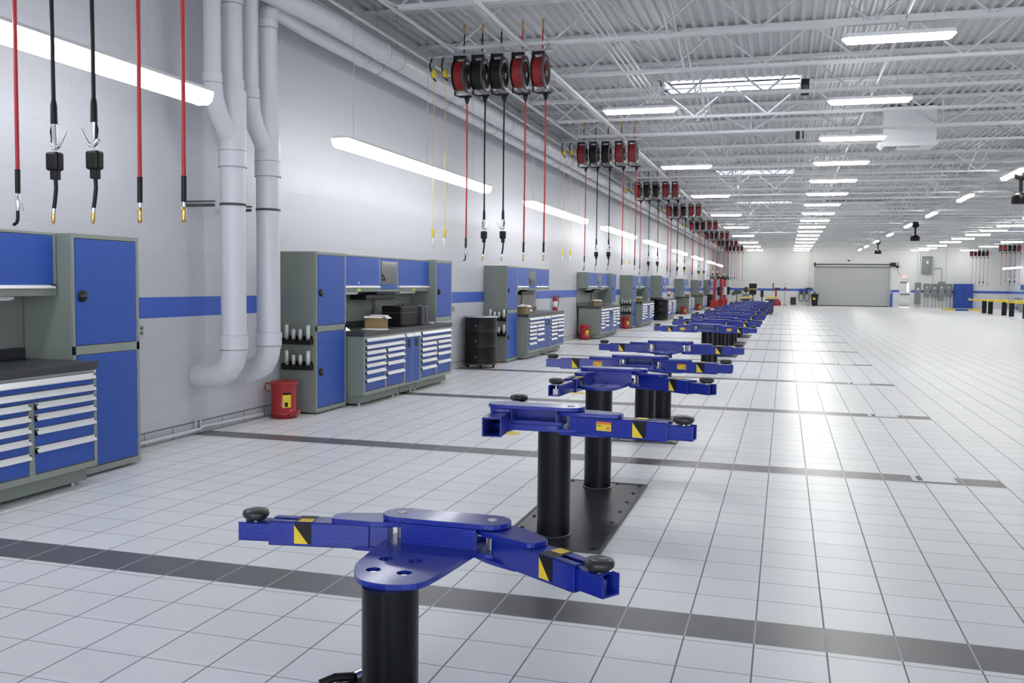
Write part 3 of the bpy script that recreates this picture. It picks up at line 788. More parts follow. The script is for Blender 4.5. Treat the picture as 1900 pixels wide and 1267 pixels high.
# ================================================================== WORKBENCHES
WX = XL                       # wall plane; local x grows away from the wall
def knob(parent, x, y, z, r=.03):
    mb = MB(); mb.lathe((x, y, z), [(0, 0), (r, 0), (r, .012), (r * .6, .022), (0, .022)], 18, 'x')
    k = mb.build('door_latch', BLACK, parent)
    mb = MB(); mb.box(x + .02, x + .032, y - .008, y + .03, z - .01, z + .012); mb.build('latch_lever', BLACK, k, .003) if False else mb.build('latch_lever', DGREY, parent, .003)
def tall_cab():
    r = thing('tall_cabinet', '', 'cabinet')
    D, W, Hh = .49, .76, 1.925
    mb = MB(); mb.box(0.004, D - .02, 0, W, .02, Hh); mb.build('cabinet_body', GREEND, r, .004)
    mb = MB(); t = .035
    for z0, z1 in ((.02, .07), (.98, 1.05), (Hh - .035, Hh)): mb.box(D - .02, D, 0, W, z0, z1)
    mb.box(D - .02, D, 0, t * .6, .07, Hh - .035).box(D - .02, D, W - t, W, .07, Hh - .035)
    mb.build('front_frame', GREEN, r, .002)
    for z0, z1, kz in ((.08, .975, .50), (1.055, Hh - .04, 1.44)):
        d = MB().box(D - .018, D + .004, .028, W - .04, z0, z1).build('cabinet_door', CBLUE, r, .004)
        mb = MB(); mb.lathe((D + .004, .09, kz), [(0, .024), (.03, .024), (.044, .016), (.047, 0)], 20, 'x'); mb.build('door_latch', BLACK, d)
        mb = MB(); mb.box(D + .022, D + .034, .05, .11, kz - .008, kz + .008); mb.build('latch_lever', DGREY, d, .003)
    mb = MB()
    for z in (.25, .8, 1.2, 1.75): mb.cyl((D - .004, W - .036, z - .03), (D - .004, W - .036, z + .03), .007, n=8)
    mb.build('hinges', CBLUE, r)
    return r
def drawer_cab():
    r = thing('drawer_cabinet', '', 'drawer cabinet')
    D, W = .71, 1.31
    mb = MB(); mb.box(.06, D - .02, 0, W, .14, .885).box(.12, D - .08, .03, W - .03, .03, .14); mb.build('cabinet_body', GREEND, r, .003)
    mb = MB(); f0, f1 = D - .02, D
    mb.box(f0, f1, 0, .045, .14, .885).box(f0, f1, W - .03, W, .14, .885).box(f0, f1, .045, W - .03, .14, .185).box(f0, f1, .045, W - .03, .862, .885)
    mb.box(f0, f1, .64, .69, .185, .700)
    mb.build('front_frame', GREEN, r, .002)
    def dr(y0, y1, z0, z1):
        d = MB().box(D - .018, D - .004, y0, y1, z0 + .004, z1 - .002).build('drawer', CBLUE, r)
        zt = z1
        MB().prism([(D - .004, zt), (D + .008, zt), (D + .03, zt - .036), (D + .03, zt - .042), (D + .024, zt - .042), (D + .002, zt - .008), (D - .004, zt - .008)], y0, y1, 'y').build('drawer_handle', ALU, d)
        mb = MB(); mb.box(D - .004, D + .018, y1 - .012, y1, zt - .05, zt - .006).box(D - .004, D + .018, y0, y0 + .012, zt - .05, zt - .006); mb.build('handle_end', BLACK, d)
    for a, b in ((.775, .860), (.700, .772)): dr(.05, W - .035, a, b)
    zs = [.695, .607, .522, .428, .325, .19]
    zl = [.697, .615, .535, .450, .345, .19]
    for k in range(5): dr(.05, .635, zl[k + 1] , zl[k])
    zr = [.697, .615, .515, .385, .19]
    for k in range(4): dr(.695, W - .035, zr[k + 1], zr[k])
    mb = MB(); mb.cyl((.2, .12, 0), (.2, .12, .04), .02, n=10).cyl((.2, W - .12, 0), (.2, W - .12, .04), .02, n=10).cyl((.58, .12, 0), (.58, .12, .04), .02, n=10).cyl((.58, W - .12, 0), (.58, W - .12, .04), .02, n=10)
    mb.build('levelling_feet', STEEL, r)
    mb = MB(); mb.lathe((D, W - .02, .872), [(0, .006), (.008, .006), (.009, 0)], 10, 'x'); mb.build('lock', CHROME, r)
    return r
def pull_cab():
    r = thing('pull_out_cabinet', '', 'cabinet')
    D, W = .71, .56
    mb = MB(); mb.box(.06, D - .02, 0, W, .14, .885).box(.12, D - .08, .0, W, .03, .14); mb.build('cabinet_body', GREEND, r, .003)
    mb = MB(); f0, f1 = D - .02, D
    mb.box(f0, f1, 0, .02, .14, .885).box(f0, f1, W - .02, W, .14, .885).box(f0, f1, .27, .29, .14, .885).box(f0, f1, .02, W - .02, .14, .17).box(f0, f1, .02, W - .02, .865, .885)
    mb.build('front_frame', GREEN, r, .002)
    for y0, y1 in ((.022, .268), (.292, W - .022)):
        d = MB().box(D - .018, D + .002, y0, y1, .172, .86).build('pull_out_door', CBLUE, r, .003)
        MB().prism([(D, .862), (D + .012, .862), (D + .034, .815), (D + .028, .812), (D + .002, .85)], y0, y1, 'y').build('door_handle', ALU, d)
        mb = MB(); mb.prism(rounded([((y0 + y1) / 2 - .035, .66), ((y0 + y1) / 2 + .035, .66), ((y0 + y1) / 2 + .035, .78), ((y0 + y1) / 2 - .035, .78)], .03), D + .002, D + .010, 'x'); mb.build('recessed_latch', BLACK, d)
    mb = MB(); mb.cyl((.58, .05, 0), (.58, .05, .04), .02, n=10).cyl((.58, W - .05, 0), (.58, W - .05, .04), .02, n=10).cyl((.2, .05, 0), (.2, .05, .04), .02, n=10).cyl((.2, W - .05, 0), (.2, W - .05, .04), .02, n=10)
    mb.build('levelling_feet', STEEL, r)
    return r
def upper_cab(L=3.2):
    r = thing('wall_cabinet', '', 'wall cabinet')
    D = .345; z0, z1 = 1.44, 1.925
    mb = MB(); mb.box(.004, D - .02, 0, L, z0 + .02, z1); mb.build('cabinet_body', GREEND, r, .003)
    a, b = 1.30, 1.92
    if L < 2: a, b = None, None
    mb = MB(); f0, f1 = D - .02, D
    mb.box(f0, f1, 0, L, z0, z0 + .055).box(f0, f1, 0, L, z1 - .02, z1).box(f0, f1, 0, .03, z0 + .055, z1 - .02).box(f0, f1, L - .03, L, z0 + .055, z1 - .02)
    if a: mb.box(f0, f1, a, a + .045, z0 + .055, z1 - .02).box(f0, f1, b, b + .045, z0 + .055, z1 - .02)
    mb.build('front_frame', GREEN, r, .002)
    spans = [(.035, a - .003), (b + .048, L - .035)] if a else [(.035, L - .035)]
    for y0, y1 in spans:
        d = MB().box(f0 + .002, f1 + .003, y0, y1, z0 + .082, z1 - .024).build('flip_up_door', CBLUE, r, .003)
        MB().prism([(f1, z0 + .084), (f1 + .018, z0 + .082), (f1 + .03, z0 + .058), (f1, z0 + .058)], y0, y1, 'y').build('door_handle', ALU, d)
        mb = MB(); mb.lathe((f1 + .003, (y0 + y1) / 2 - .02, z0 + .12), [(0, .004), (.014, .004), (.014, 0)], 12, 'x'); mb.build('lock', CHROME, d)
        mb = MB(); mb.box(f1, f1 + .02, y1 - .03, y1 + .01, z0 + .055, z0 + .09); mb.build('handle_end', BLACK, d)
        ym = (y0 + y1) / 2
        mb = MB(); mb.prism(rounded([(ym - .06, z0 + .006), (ym + .05, z0 + .006), (ym + .05, z0 + .045), (ym - .06, z0 + .045)], .012), f1, f1 + .002, 'x'); mb.build('lime_sticker', LIME, r)
    if a:
        d = MB().box(f0 + .002, f1 + .003, a + .05, b - .004, z0 + .03, z1 - .024).build('glass_door', CBLUE, r, .003)
        MB().box(f1 + .003, f1 + .006, a + .075, b - .03, z0 + .10, z1 - .06).build('door_glass', GLASSD, d)
        mb = MB(); mb.tube([(f1 + .012, a + .09, z0 + .24), (f1 + .03, a + .12, z0 + .19), (f1 + .012, a + .14, z0 + .15)], .009, 8); mb.build('door_latch', BLACK, d)
    return r
def top_cab():
    r = thing('countertop_cabinet', '', 'cabinet')
    D, W, z0, z1 = .46, .72, .955, 1.935
    mb = MB(); mb.box(.004, D - .02, 0, W, z0, z1); mb.build('cabinet_body', GREEND, r, .004)
    mb = MB(); f0, f1 = D - .02, D
    mb.box(f0, f1, 0, .03, z0, z1).box(f0, f1, W - .03, W, z0, z1).box(f0, f1, .03, W - .03, z0, z0 + .07).box(f0, f1, .03, W - .03, z1 - .045, z1)
    mb.build('front_frame', GREEN, r, .002)
    d = MB().box(f0 + .003, f1 + .004, .034, W - .034, z0 + .074, z1 - .05).build('cabinet_door', CBLUE, r, .004)
    mb = MB(); mb.lathe((f1 + .004, .11, 1.43), [(0, .024), (.03, .024), (.044, .016), (.047, 0)], 20, 'x'); mb.build('door_latch', BLACK, d)
    return r
def worktop(L, D=.72):
    r = thing('worktop', '', 'worktop')
    mb = MB(); mb.box(.03, D, 0, L, .888, .945); mb.build('top_slab', WTOP, r, .004)
    mb = MB(); mb.box(.006, .03, 0, L, .888, 1.03); mb.build('back_upstand', WTOP, r, .003)
    return r
def back_panel(L):
    r = thing('back_panel', '', 'panel')
    MB().box(.002, .02, 0, L, 1.032, 1.44).build('panel_sheet', GREEN, r)
    return r
def light_bar():
    r = thing('under_cabinet_light', '', 'light')
    MB().box(.22, .30, 0, .6, 1.415, 1.438).build('light_housing', ALU, r, .004)
    MB().box(.23, .29, .02, .58, 1.408, 1.415).build('light_diffuser', PAPER, r)
    return r
def monitor_tray():
    r = thing('folded_monitor_arm', '', 'monitor mount')
    MB().box(.06, .30, 0, .95, 1.33, 1.40).build('mount_box', BLACK, r, .01)
    MB().box(.12, .26, .45, .75, 1.40, 1.458).build('mount_bracket', DGREY, r, .006)
    mb = MB(); mb.tube([(.12, .55, 1.34), (.12, .58, 1.26), (.11, .62, 1.19), (.10, .56, 1.12), (.08, .56, 1.05)], .006, 8).tube([(.12, .62, 1.34), (.12, .66, 1.25), (.11, .64, 1.14), (.09, .6, 1.05)], .006, 8)
    mb.build('cables', BLACK, r)
    return r
def fitting_tray():
    """hangs on the side face of a tall cabinet; origin at the face, faces -Y"""
    r = thing('fitting_tray', '', 'tool tray')
    mb = MB(); mb.box(-.19, .19, -.085, -.002, 0, .012).box(-.19, .19, -.085, -.079, .012, .055).box(-.19, -.184, -.079, -.002, .012, .07).box(.184, .19, -.079, -.002, .012, .07).box(-.18, .18, -.006, -.0005, .0, .10)
    mb.build('tray_shelf', BLACK, r, .003)
    for k, (x, h) in enumerate(((-.14, .21), (-.05, .16), (.04, .16), (.14, .21))):
        mb = MB(); mb.lathe((x, -.04, .012), [(0, 0), (.014, 0), (.014, .045), (.026, .055), (.027, h), (.02, h + .01), (0, h + .01)], 14)
        mb.build('air_fitting', mat('pale_zinc', (.62, .66, .62), .35, metal=.5), r)
    return r
def pg(m_, y): return (WX, y, 0)
def putc(key, mk, y, label, group): return place(key, mk, (WX, y, 0), label, group)
def bench(idx, y, tall=True, uppers=True, farcab=True, backp=3.2, base=True, baseA=True):
    nm = ORD[idx] + ' workbench'
    if tall:
        putc('tall', tall_cab, y, 'full height blue door cabinet at the near end of the %s' % nm, 'tall cabinets')
    b = y + .82
    if base:
        putc('drw', drawer_cab, b, 'near chest of blue drawers with white handles under the %s' % nm, 'drawer cabinets')
        putc('pull', pull_cab, b + 1.31, 'pair of narrow blue pull-out doors under the %s' % nm, 'pull-out cabinets')
        putc('drw', drawer_cab, b + 1.87, 'far chest of blue drawers with white handles under the %s' % nm, 'drawer cabinets')
        putc('top32', lambda: worktop(3.22), b - .02, 'dark worktop of the %s' % nm, 'worktops')
    if uppers:
        L = 3.2
        putc('up32', upper_cab, y + .77, 'wall cabinet with two blue flip-up doors and a glass door over the %s' % nm, 'wall cabinets')
        putc('lb', light_bar, y + .9, 'slim light bar under the near door of the wall cabinet over the %s' % nm, 'under-cabinet lights')
        putc('lb', light_bar, y + 2.9, 'slim light bar under the far door of the wall cabinet over the %s' % nm, 'under-cabinet lights')
        putc('mt', monitor_tray, y + 1.75, 'folded black monitor mount under the wall cabinet over the %s' % nm, 'folded monitor mounts')
        putc('bp', lambda: back_panel(3.2), y + .77, 'grey green back panel above the %s' % nm, 'back panels')
    if farcab:
        putc('tc', top_cab, y + 3.97, 'narrow blue door cabinet standing at the far end of the %s' % nm, 'countertop cabinets')
# first bench: only its far end is in the picture
def bench1():
    nm = 'the nearest workbench at the left edge'
    putc('tall', tall_cab, 5.93, 'full height blue cabinet at the far end of %s' % nm, 'tall cabinets')
    putc('drw', drawer_cab, 4.60, 'chest of blue drawers with white handles under %s' % nm, 'drawer cabinets')
    putc('top15', lambda: worktop(1.55), 4.375, 'dark worktop of %s' % nm, 'worktops')
    putc('up15', lambda: upper_cab(1.6), 4.32, 'single blue flip-up door wall cabinet over %s' % nm, 'wall cabinets')
    putc('lb', light_bar, 4.95, 'slim light bar under the wall cabinet over %s' % nm, 'under-cabinet lights')
    putc('bp15', lambda: back_panel(1.6), 4.32, 'grey green back panel above %s' % nm, 'back panels')
bench1()
bench(1, 9.82)
bench(2, 17.62, farcab=False)
bench(3, 25.45, tall=False)
bench(4, 33.5)
bench(5, 41.5, tall=False, farcab=False)
bench(6, 50.9, tall=False, farcab=False)
bench(7, 60.1, tall=False, farcab=False)
bench(8, 69.7, tall=False, farcab=False)
for i, y in ((5, 41.55), (6, 50.95), (7, 60.15), (8, 69.75)):
    o = putc('tc', top_cab, y, 'narrow blue door cabinet at the near end of the %s workbench' % ORD[i], 'countertop cabinets')
    if i in (5, 8): o.location.z = .06
def tray_at(x, y, z, label): place('tray', fitting_tray, (x, y, z), label, 'fitting trays')
tray_at(-5.50, 9.818, .83, 'upper black tray of four silver air fittings on the side of the second workbench cabinet')
tray_at(-5.50, 9.818, .53, 'lower black tray of four silver air fittings on the side of the second workbench cabinet')
tray_at(-5.46, 17.618, .83, 'upper black tray of air fittings on the cabinet side behind the black drum')
tray_at(-5.46, 17.618, .53, 'lower black tray of air fittings on the cabinet side behind the black drum')
tray_at(-5.50, 33.498, .83, 'upper black tray of air fittings on the tall cabinet beyond the fourth workbench')
tray_at(-5.50, 33.498, .53, 'lower black tray of air fittings on the tall cabinet beyond the fourth workbench')
# tall cabinet on a shelf over the drum at bench six
r = thing('bracket_shelf', 'dark bracket shelf under the narrow cabinet of the sixth workbench', 'shelf', (XL, 41.5, 0))
MB().box(.004, .60, 0, .8, .975, 1.01).build('shelf_board', WTOP, r, .004)
MB().box(.01, .05, .02, .78, .6, .975).build('shelf_bracket', DGREY, r)

# small goods on and by the benches
def box_open():
    r = thing('cardboard_box', '', 'box')
    mb = MB(); a, b, h, t = .13, .11, .17, .005
    mb.box(-a, a, -b, b, 0, t).box(-a, -a + t, -b, b, t, h).box(a - t, a, -b, b, t, h).box(-a + t, a - t, -b, -b + t, t, h).box(-a + t, a - t, b - t, b, t, h)
    mb.build('box_body', CARD, r)
    mb = MB(); mb.quad((a, -b, h), (a, b, h), (a + .06, b, h - .03), (a + .06, -b, h - .03)).quad((-a, b, h), (a, b, h), (a, b + .06, h + .01), (-a, b + .06, h + .01)).quad((-a, -b, h), (a, -b, h), (a, -b - .06, h - .02), (-a, -b - .06, h - .02))
    mb.build('box_flap', PAPER, r)
    return r
place('cbox', box_open, (-5.30, 11.55, .945), 'open cardboard box on the worktop of the second workbench', 'open cardboard boxes', .15)
place('cbox', box_open, (-5.30, 18.85, .945), 'open cardboard box on the third workbench, under the black monitor mount', 'open cardboard boxes', -.2)
place('cbox', box_open, (-5.30, 27.0, .945), 'open cardboard box on the fourth workbench, above the red can', 'open cardboard boxes', .3)
place('cbox', box_open, (-5.30, 35.0, .945), 'open cardboard box on the fifth workbench', 'open cardboard boxes', .1)
place('cbox', box_open, (-5.30, 53.2, .945), 'open cardboard box on the seventh workbench', 'open cardboard boxes', .1)
place('cbox', box_open, (-5.30, 62.3, .945), 'open cardboard box on the eighth workbench', 'open cardboard boxes', .1)
mb = MB(); mb.box(-.15, .15, -.11, .11, 0, .012)
o = tag(mb.build('paper_pad', PAPER, None, .002, (-5.18, 11.25, .945)), 'flat white paper pad in front of the cardboard box on the second workbench', 'paper')
r = thing('equipment_case', 'black hard case standing on the second workbench beside the cardboard box', 'case', (-5.36, 12.50, .945), -.05)
MB().box(-.16, .16, -.28, .28, 0, .29).build('case_body', BLACK, r, .02)
MB().box(-.17, .17, -.285, .285, .19, .20).build('case_seam', DGREY, r)
MB().tube([(.0, -.1, .30), (.0, -.08, .33), (.0, .08, .33), (.0, .1, .30)], .01, 8).build('case_handle', DGREY, r)
r = thing('computer_tower', 'dark grey box standing at the far end of the second workbench, beyond the black case', 'computer', (-5.30, 12.98, .945), 0)
MB().box(-.15, .15, -.13, .13, 0, .28).build('tower_body', mat('tower_grey', (.05, .05, .06), .4), r, .012)
MB().box(.15, .155, -.03, .0, .04, .26).build('front_strip', BLACK, r)
MB().cyl((.04, .05, .28), (.04, .05, .292), .018, n=12).build('top_button', STEEL, r)
tag(MB().box(-.03, .03, -.02, .02, 0, .02).build('wipes_packet', PAPER, None, .004, (-5.2, 13.35, .945)), 'tiny white packet lying near the far end of the second worktop', 'packet')
mb = MB(); pts = [(0, 0, 0), (.05, .05, .02), (.02, .12, .05), (-.06, .15, .02), (-.1, .06, .06), (-.04, -.02, .04)]
mb._add([(-.13, -.11, 0), (.13, -.12, 0), (.14, .12, 0), (-.14, .13, 0), (-.07, -.05, .07), (.06, -.06, .05), (.08, .06, .06), (-.05, .05, .09), (0, 0, .07)],
        [(0, 1, 5, 4), (1, 2, 6, 5), (2, 3, 7, 6), (3, 0, 4, 7), (4, 5, 8), (5, 6, 8), (6, 7, 8), (7, 4, 8)])
tag(mb.build('plastic_bag', mat('clear_film', (.35, .37, .38), .15, coat=.5), None, 0, (-5.5, 10.78, .947)), 'crumpled clear plastic bag against the back of the second worktop', 'bag')
def manual():
    r = thing('open_binder', '', 'binder')
    MB().box(-.12, .12, -.15, .15, 0, .02).build('binder_cover', DGREY, r, .003)
    MB().prism([(-.1, .02), (.1, .02), (.1, .05), (-.1, .18)], -.13, .13, 'y').build('binder_pages', PAPER, r)
    return r
place('binder', manual, (-5.40, 20.1 - .55, .945), 'white tilted binder leaning on the third workbench beyond the box', 'binders')
place('binder', manual, (-5.40, 43.0, .945), 'white tilted binder leaning on the sixth workbench', 'binders')
place('binder', manual, (-5.40, 54.0, .945), 'white tilted binder leaning on the seventh workbench', 'binders')
place('binder', manual, (-5.40, 63.0, .945), 'white tilted binder leaning on the eighth workbench', 'binders')

def red_can():
    r = thing('oily_waste_can', '', 'waste can')
    mb = MB(); mb.lathe((0, 0, 0), [(0, .005), (.148, .005), (.150, .0), (.150, .07), (.146, .075), (.142, .08), (.145, .38), (.150, .385), (.150, .40), (0, .40)], 36); b = mb.build('can_body', REDC, r)
    mb = MB(); mb.lathe((0, 0, .40), [(.153, -.02), (.160, -.02), (.160, .012), (.14, .026), (0, .034)], 36); mb.build('can_lid', REDC, r)
    mb = MB(); mb.box(.10, .19, -.03, .03, .065, .08).box(.185, .20, -.03, .03, .055, .10); mb.build('foot_pedal', REDC, r, .004)
    mb = MB(); mb.tube([(-.14, -.03, .385), (-.20, -.05, .395), (-.215, -.055, .33), (-.19, -.05, .30), (-.15, -.04, .31)], .009, 8); mb.build('side_handle', REDC, r)
    mb = MB(); mb.mat(0)
    ang0, ang1, n = R(-66), R(-28), 8; rr = .1468
    for k in range(n):
        a0 = ang0 + (ang1 - ang0) * k / n; a1 = ang0 + (ang1 - ang0) * (k + 1) / n
        for i_, (za, zb) in ((0, (.13, .275)), (1, (.275, .30))):
            mb.mat(i_).quad((rr * math.cos(a0), rr * math.sin(a0), za), (rr * math.cos(a1), rr * math.sin(a1), za), (rr * math.cos(a1), rr * math.sin(a1), zb), (rr * math.cos(a0), rr * math.sin(a0), zb))
        if 2 <= k <= 4:
            q = rr + .001
            mb.mat(1).quad((q * math.cos(a0), q * math.sin(a0), .14), (q * math.cos(a1), q * math.sin(a1), .14), (q * math.cos(a1), q * math.sin(a1), .19), (q * math.cos(a0), q * math.sin(a0), .19))
    mb.build('warning_label', [YEL, BLACK], b)
    mb = MB()
    for a in (-1.7, -1.2, -.7, -2.2):
        mb.cyl((.147 * math.cos(a), .147 * math.sin(a), .04), (.1515 * math.cos(a), .1515 * math.sin(a), .04), .011, n=10)
    mb.build('vent_holes', BLACK, b)
    return r
for k, (x, y, l) in enumerate([(-5.52, 9.50, 'red oily waste can by the two white downpipes'), (-5.53, 17.25, 'red can hidden behind the black drum, only its pedal showing'),
                               (-5.45, 26.0, 'red can beside the near end of the fourth workbench'),
                               (-5.46, 33.2, 'red can in front of the fifth workbench tall cabinet'), (-5.30, 51.45, 'red can beside the seventh workbench'), (-5.30, 60.65, 'red can beside the eighth workbench')]):
    place('can', red_can, (x, y, 0), l, 'red oily waste cans')
def drum():
    r = thing('oil_drum', '', 'drum')
    z = .09
    mb = MB(); mb.lathe((0, 0, z), [(0, 0), (.297, 0), (.304, .01), (.298, .025), (.296, .28), (.308, .295), (.296, .31), (.296, .56), (.308, .575), (.296, .59), (.296, .84), (.305, .85), (.305, .87), (.29, .872), (.285, .862), (0, .862)], 44); mb.build('drum_body', BLACK, r)
    mb = MB(); mb.lathe((0, 0, z), [(0, .875), (.306, .872), (.311, .86), (.306, .85)], 44); mb.build('drum_lid', STEEL, r)
    mb = MB(); mb.lathe((0, 0, .06), [(0, 0), (.30, 0), (.30, .03), (0, .03)], 32); mb.build('dolly', DGREY, r)
    for a in (.4, 1.97, 3.54, 5.11):
        mb = MB(); x, y = .24 * math.cos(a), .24 * math.sin(a); mb.cyl((x - .015, y, .03), (x + .015, y, .03), .03, n=14); mb.build('caster_wheel', BLACK, r)
    mb = MB()
    for zz in (.42, .7, .12):
        mb.box(-.012, .012, -.318, -.30, z + zz - .01, z + zz + .012)
    mb.build('closing_clips', STEEL, r)
    return r
place('drum', drum, (-5.43, 16.48, 0), 'black drum on a wheeled dolly in front of the third workbench', 'black drums')
place('drum', drum, (-5.30, 41.95, 0), 'black drum under the shelf of the sixth workbench', 'black drums')
place('drum', drum, (-5.30, 69.2, 0), 'farthest black drum, near the red tyre machines', 'black drums')
def extinguisher():
    r = thing('fire_extinguisher', '', 'fire extinguisher')
    mb = MB(); mb.lathe((0, 0, 0), [(0, 0), (.062, 0), (.066, .01), (.066, .32), (.055, .37), (.03, .40), (.018, .41), (0, .41)], 20); mb.build('cylinder_body', REDC, r)
    mb = MB(); mb.box(-.02, .02, -.02, .02, .41, .45).tube([(0, 0, .45), (.05, 0, .47), (.09, 0, .46)], .008, 8); mb.build('valve_handle', STEEL, r)
    mb = MB(); mb.tube([(.03, 0, .43), (.08, .01, .40), (.08, .02, .2), (.075, .02, .12)], .009, 8); mb.build('discharge_hose', BLACK, r)
    mb = MB(); mb.lathe((0, 0, .12), [(.0665, 0), (.0675, 0), (.0675, .15), (.0665, .15)], 20); mb.build('paper_label', PAPER, r)
    mb = MB(); mb.box(-.085, -.06, -.03, .03, .05, .35); mb.build('wall_bracket', STEEL, r)
    return r
place('fe', extinguisher, (-5.673, 23.3, .86), 'red fire extinguisher on the left wall past the third workbench', 'fire extinguishers')
place('fe', extinguisher, (-5.673, 47.8, 1.0), 'red fire extinguisher on the left wall past the sixth workbench', 'fire extinguishers')
def outlet():
    r = thing('outlet_box', '', 'outlet')
    MB().box(0.001, .05, -.04, .04, -.055, .055).build('box_body', ZINC, r, .003)
    mb = MB(); mb.cyl((.05, 0, .022), (.054, 0, .022), .014, n=12).cyl((.05, 0, -.022), (.054, 0, -.022), .014, n=12); mb.build('sockets', DGREY, r)
    return r
place('outlet', outlet, (XL, 7.28, 1.10), 'small metal outlet box below the blue stripe beside the first tall cabinet', 'outlet boxes')
place('outlet', outlet, (XL, 15.75, 1.10), 'small metal outlet box below the blue stripe after the second workbench', 'outlet boxes')
place('outlet', outlet, (XL, 49.5, 1.62), 'small metal box on the left wall before the seventh workbench', 'outlet boxes')

# floor items
for k, (y, x) in enumerate([(8.22, 1.22), (12.16, 1.20), (16.1, 1.2), (20.04, 1.2)]):
    r = thing('floor_cover', '%s pale metal cover plate, set into the end of a dark tile band' % ORD[k], 'floor cover', (x, y, 0), 0, 'cover plates in the dark bands')
    MB().box(-.17, .17, -.08, .14, .001, .006).build('cover_frame', PAPER, r)
    MB().box(-.13, -.09, -.06, .12, .006, .008).build('cover_slot', DGREY, r)
    MB().box(-.08, .14, -.055, .115, .006, .008).build('cover_lid', ALU, r)
def floor_mark(x, y, a, label):
    r = thing('yellow_floor_label', label, 'sticker', (x, y, 0), a, 'yellow labels on the floor')
    MB().box(-.13, .13, -.10, .10, .0005, .002).build('label_sheet', YEL, r)
    MB().box(-.08, .08, -.03, .03, .002, .0026).build('label_print', mat('amber_print', (.75, .5, .03), .5), r)
floor_mark(-2.77, 9.32, .05, 'yellow label stuck on the floor left of the second lift')
floor_mark(-2.82, 13.12, .05, 'yellow label stuck on the floor left of the third lift')
r = thing('floor_hose_end', 'black hose end with silver collar lying left of the nearest black post', 'hose', (-1.60, 3.22, 0), .9)
MB().tube([(-.10, .03, .02), (-.04, .02, .035), (.03, 0, .03)], .017, 10).build('hose', BLACK, r)
MB().cyl((.03, 0, .025), (.12, .03, .025), .022, n=12).build('collar', CHROME, r)

# ================================================================== CEILING EQUIPMENT
r = thing('air_duct_drop', 'square white air duct dropping from the roof to a ceiling diffuser', 'air duct', (2.40, 21.4, 0))
MB().box(-.52, .52, -.28, .28, 4.62, 5.36).build('duct_box', PVC, r, .004)
mb = MB(); mb.prism([(-.50, 4.53), (.50, 4.53), (.60, 4.62), (-.60, 4.62)], -.36, .36, 'y'); mb.build('diffuser_hood', PVC, r)
mb = MB()
for k in range(5): mb.box(-.46 + .05 * k, -.44 + .05 * k, -.30, .30, 4.520, 4.532)
mb.box(-.18, .22, -.22, -.2, 4.522, 4.532); mb.build('grille', DGREY, r)
r = thing('rooftop_unit_duct', 'large pale duct box under the deck far down the centre of the hall', 'air duct', (3.5, 44.0, 0))
MB().box(-2.2, .2, -.4, .4, 4.80, 5.34).build('duct_box', PVC, r, .005)
MB().prism([(.2, 4.80), (.55, 4.95), (.55, 5.34), (.2, 5.34)], -.4, .4, 'y').build('duct_cap', PVC, r)
def speaker():
    r = thing('ceiling_speaker', '', 'speaker')
    MB().box(-.07, .07, -.06, .06, -.14, .14).build('speaker_box', BLACK, r, .01)
    mb = MB(); mb.lathe((0, -.06, 0), [(0, -.004), (.05, -.004), (.055, 0)], 16, 'y'); mb.build('speaker_cone', DGREY, r)
    mb = MB(); mb.box(-.02, .02, -.01, .01, .14, .25); mb.build('bracket', STEEL, r)
    return r
place('spk', speaker, (.24, 17.45, 5.10), 'black speaker box beside the nearest skylight', 'black ceiling boxes')
mb = MB(); mb.box(-.10, -.02, -.05, .05, -.16, 0).box(.03, .06, -.05, .05, -.15, 0)
tag(mb.build('hoist_limit_box', BLACK, None, .006, (.22, 20.1, 4.75)), 'small black box hanging under the nearest heavy truss girder', 'ceiling box')
def fan():
    r = thing('ceiling_fan', '', 'ceiling fan')
    mb = MB(); mb.box(-.12, .12, -.12, .12, .48, .60); mb.build('mount_plate', BLACK, r, .01)
    mb = MB(); mb.lathe((0, 0, .3), [(0, .18), (.17, .18), (.15, .08), (.06, .02), (.04, 0), (0, 0)], 20); mb.build('shroud', BLACK, r)
    mb = MB(); mb.cyl((0, 0, -.02), (0, 0, .34), .045, n=14); mb.build('shaft', BLACK, r)
    mb = MB(); mb.lathe((0, 0, -.28), [(0, 0), (.19, 0), (.21, .03), (.21, .18), (.13, .24), (.1, .27), (0, .27)], 24); mb.build('motor_housing', BLACK, r)
    for k in range(6):
        M_ = Matrix.Rotation(k * PI / 3 + .06, 4, 'Z'); mb = MB().at(M_)
        mb.prism([(-.06, -.004), (.06, .010), (.06, .014), (-.06, .0)], .18, 1.9, 'y') if False else mb.box(.18, 1.9, -.06, .06, -.006, .006)
        mb.build('fan_blade', mat('fan_blade_grey', (.35, .36, .37), .4), r)
    return r
for k, y in enumerate((26.8, 47.0, 65.1)):
    place('fan', fan, (5.75, y, 4.05), '%s large black-hubbed ceiling fan from the camera, over the open floor' % ORD[k], 'ceiling fans')

